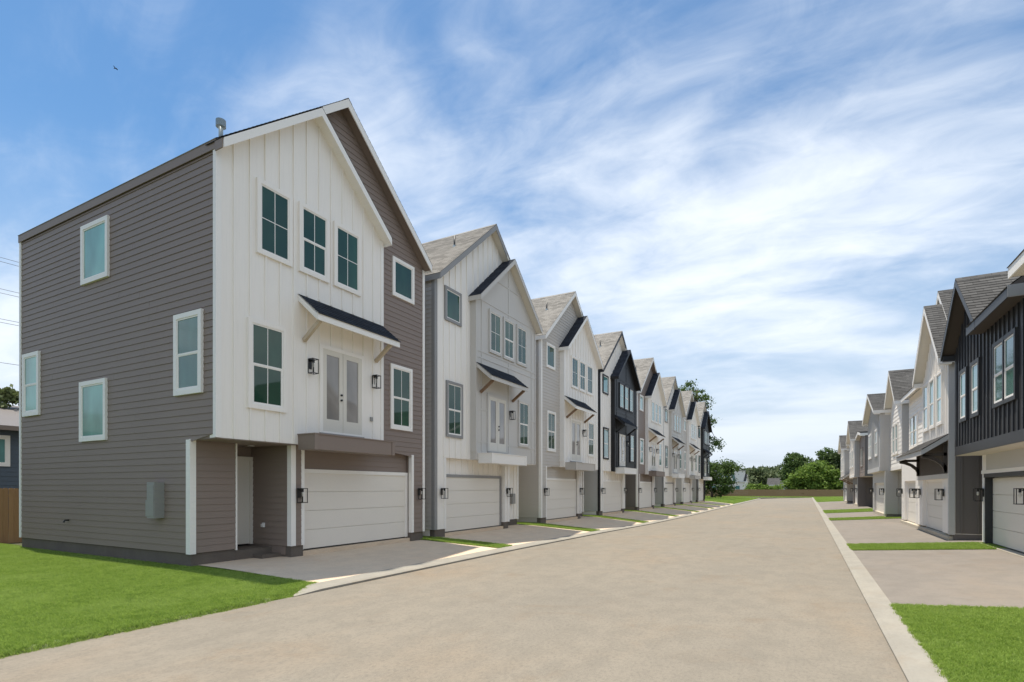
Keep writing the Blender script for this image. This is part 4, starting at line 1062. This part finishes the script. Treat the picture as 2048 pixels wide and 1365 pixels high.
# ------------------------------------------------------------------ far houses
def simple_house(name, loc, wx, wy, hw, k, label, wall, roof, windows, ridge='x', trim='trim_white', ov=.3):
    r_ = empty(name, loc, label, 'house'); x, y, z = loc
    if ridge == 'y': fr = Frame((x, y - wy / 2), (0, -1), (1, 0)); a, dpt = wx / 2, wy
    else: fr = Frame((x, y - wy / 2), (0, -1), (1, 0)); a, dpt = wx / 2, wy
    if ridge == 'y':
        MB(fr).prism([(-a, z), (a, z), (a, z + hw), (0, z + hw + a * k - .02), (-a, z + hw)], -dpt, 0).build('wall', wall, r_)
        gable_roof(r_, fr, -dpt - ov, ov, -a, a, z + hw, k, ov, trim, trim, roof, t=.2)
    else:
        MB(fr).box(-dpt, 0, -a, a, z, z + hw).build('wall', wall, r_)
        f2 = Frame((x - a, y - wy / 2), (-1, 0), (0, 1))
        MB(f2).prism([(0, z + hw), (wy, z + hw), (wy / 2, z + hw + wy / 2 * k - .02)], -wx, 0).build('gable_wall', wall, r_)
        gable_roof(r_, f2, -wx - ov, ov, 0, wy, z + hw, k, ov, trim, trim, roof, t=.2)
    for (s0, s1, z0, z1) in windows: window(r_, fr, .0, s0, s1, z + z0, z + z1, style='fixed', casing=trim, cw=.12, gl='glass_cyan', gv=False)
    return r_, fr
hw_, fw = simple_house('modern_house', (-19.6, 166, 0), 9.5, 9, 3.6, .42, 'white modern house with tall slanted windows beyond the fence', 'white', 'shingle_grey', [(-4.2, -2.6, 1.3, 2.6), (-.8, .6, 1.3, 2.6), (2.2, 3.6, 1.3, 2.6)], 'x')
# its slanted upper dormer with leaning windows
MB(fw).prism([(-3.6, 3.4), (4.4, 3.4), (4.4, 6.6), (-2.0, 6.6)], -5, .25).build('dormer', 'white', hw_)
for k in range(3):
    s = -1.6 + k * 1.7
    MB(fw).prism([(s, 3.7), (s + .75, 3.7), (s + .15, 6.2), (s - .6, 6.2)], .25, .30).build('window', 'glass_tealdark', hw_)
MB(fw).box(-5, .45, -3.7, 4.6, 6.6, 6.75).build('roof', 'grey_trim', hw_)
simple_house('brown_roof_house', (-5.2, 176, 0), 9, 8, 2.7, .45, 'low house with brown roof seen over the far fence', 'pale_grey', 'shingle_grey', [(-2.8, -1.6, 1.2, 2.2), (1.0, 2.2, 1.2, 2.2)], 'x')
simple_house('beige_roof_house', (9.6, 160, 0), 7, 7, 1.9, .5, 'small house with pale beige roof left of the farthest right house', 'beige', 'shingle_tan', [(-1.0, 0.0, .8, 1.6)], 'x')
# blue-grey neighbour at the left edge
nb = empty('neighbour_house', (-36, 12.5, 0), 'blue-grey lap-sided house behind the cedar fence at the left edge', 'house')
fn = Frame((-31.0, 0), (1, 0), (0, 1))
MB(fn).box(-8, 0, -6, 13.6, 0, 4.55).build('wall', 'blue_siding', nb)
clad_lap(nb, fn, 0, .4, 4.5, lambda z: (6, 13.55), 'blue_siding', expo=.2)
window(nb, fn, .012, 8.7, 10.55, 2.84, 4.2, style='fixed', casing='trim_white', cw=.14, gl='glass_cyan', gv=True)
m = MB(fn).hexa([(-8.4, -6.4, 6.4), (.55, -6.4, 4.45), (.55, 14.1, 4.45), (-8.4, 14.1, 6.4), (-8.4, -6.4, 6.55), (.55, -6.4, 4.60), (.55, 14.1, 4.60), (-8.4, 14.1, 6.55)])
rf = m.build('roof', 'brown_wall', nb)
MB(fn).box(.552, .58, -6.4, 14.1, 4.40, 4.58).build('fascia_board', 'taupe', rf)

# ------------------------------------------------------------------ overhead wires with their poles, bird
def pole(x, y, h, label):
    r_ = empty('utility_pole', (x, y, 0), label, 'pole')
    MB().tube([(x, y, -.3), (x, y, h)], [.16, .11], 10).build('mast', 'bark', r_, smooth=True)
    MB().box(x - .06, x + .06, y - 1.1, y + 1.1, h - .6, h - .48).build('crossarm', 'bark', r_)
pole(-52, -22, 20.3, 'wooden utility pole beyond the left edge carrying the overhead wires'); pole(-52, 42, 20.3, 'wooden utility pole hidden behind the taupe house')
for i, (z, dy) in enumerate(((19.9, 0), (19.6, 0), (17.6, 0), (17.3, 0), (15.4, 0), (15.15, 0), (12.2, 0))):
    pts = [(-52 + .14, -22 + 64 * f, z - 1.2 * (4 * f * (1 - f))) for f in np.linspace(0, 1, 25)]
    o = MB().tube(pts, .016, 5).build('overhead_wire', 'wire_dark')
    tag(o, ['highest', 'second highest', 'third', 'fourth', 'fifth', 'sixth', 'lowest'][i] + ' thin overhead wire crossing the sky at the left edge', 'wire', 'overhead wires')
bd = empty('bird', (-67.1, 31.9, 48.2), 'tiny dark bird gliding high in the upper left sky', 'bird')
b = MB()
bx, by, bz = -67.1, 31.9, 48.2
b.tube([(bx - .16, by - .09, bz), (bx - .08, by - .05, bz + .02), (bx + .04, by + .02, bz + .02), (bx + .17, by + .09, bz)], [.01, .045, .05, .012], 8)
for sgn in (1, -1):
    b.add([(bx - .05, by, bz + .02), (bx + .05, by + .02, bz + .02), (bx + .10 * sgn + .10, by - .25 * sgn, bz + .07), (bx + .16 * sgn, by - .30 * sgn, bz + .05)], [(0, 1, 2, 3)])
b.build('body', 'bird_dark', bd)
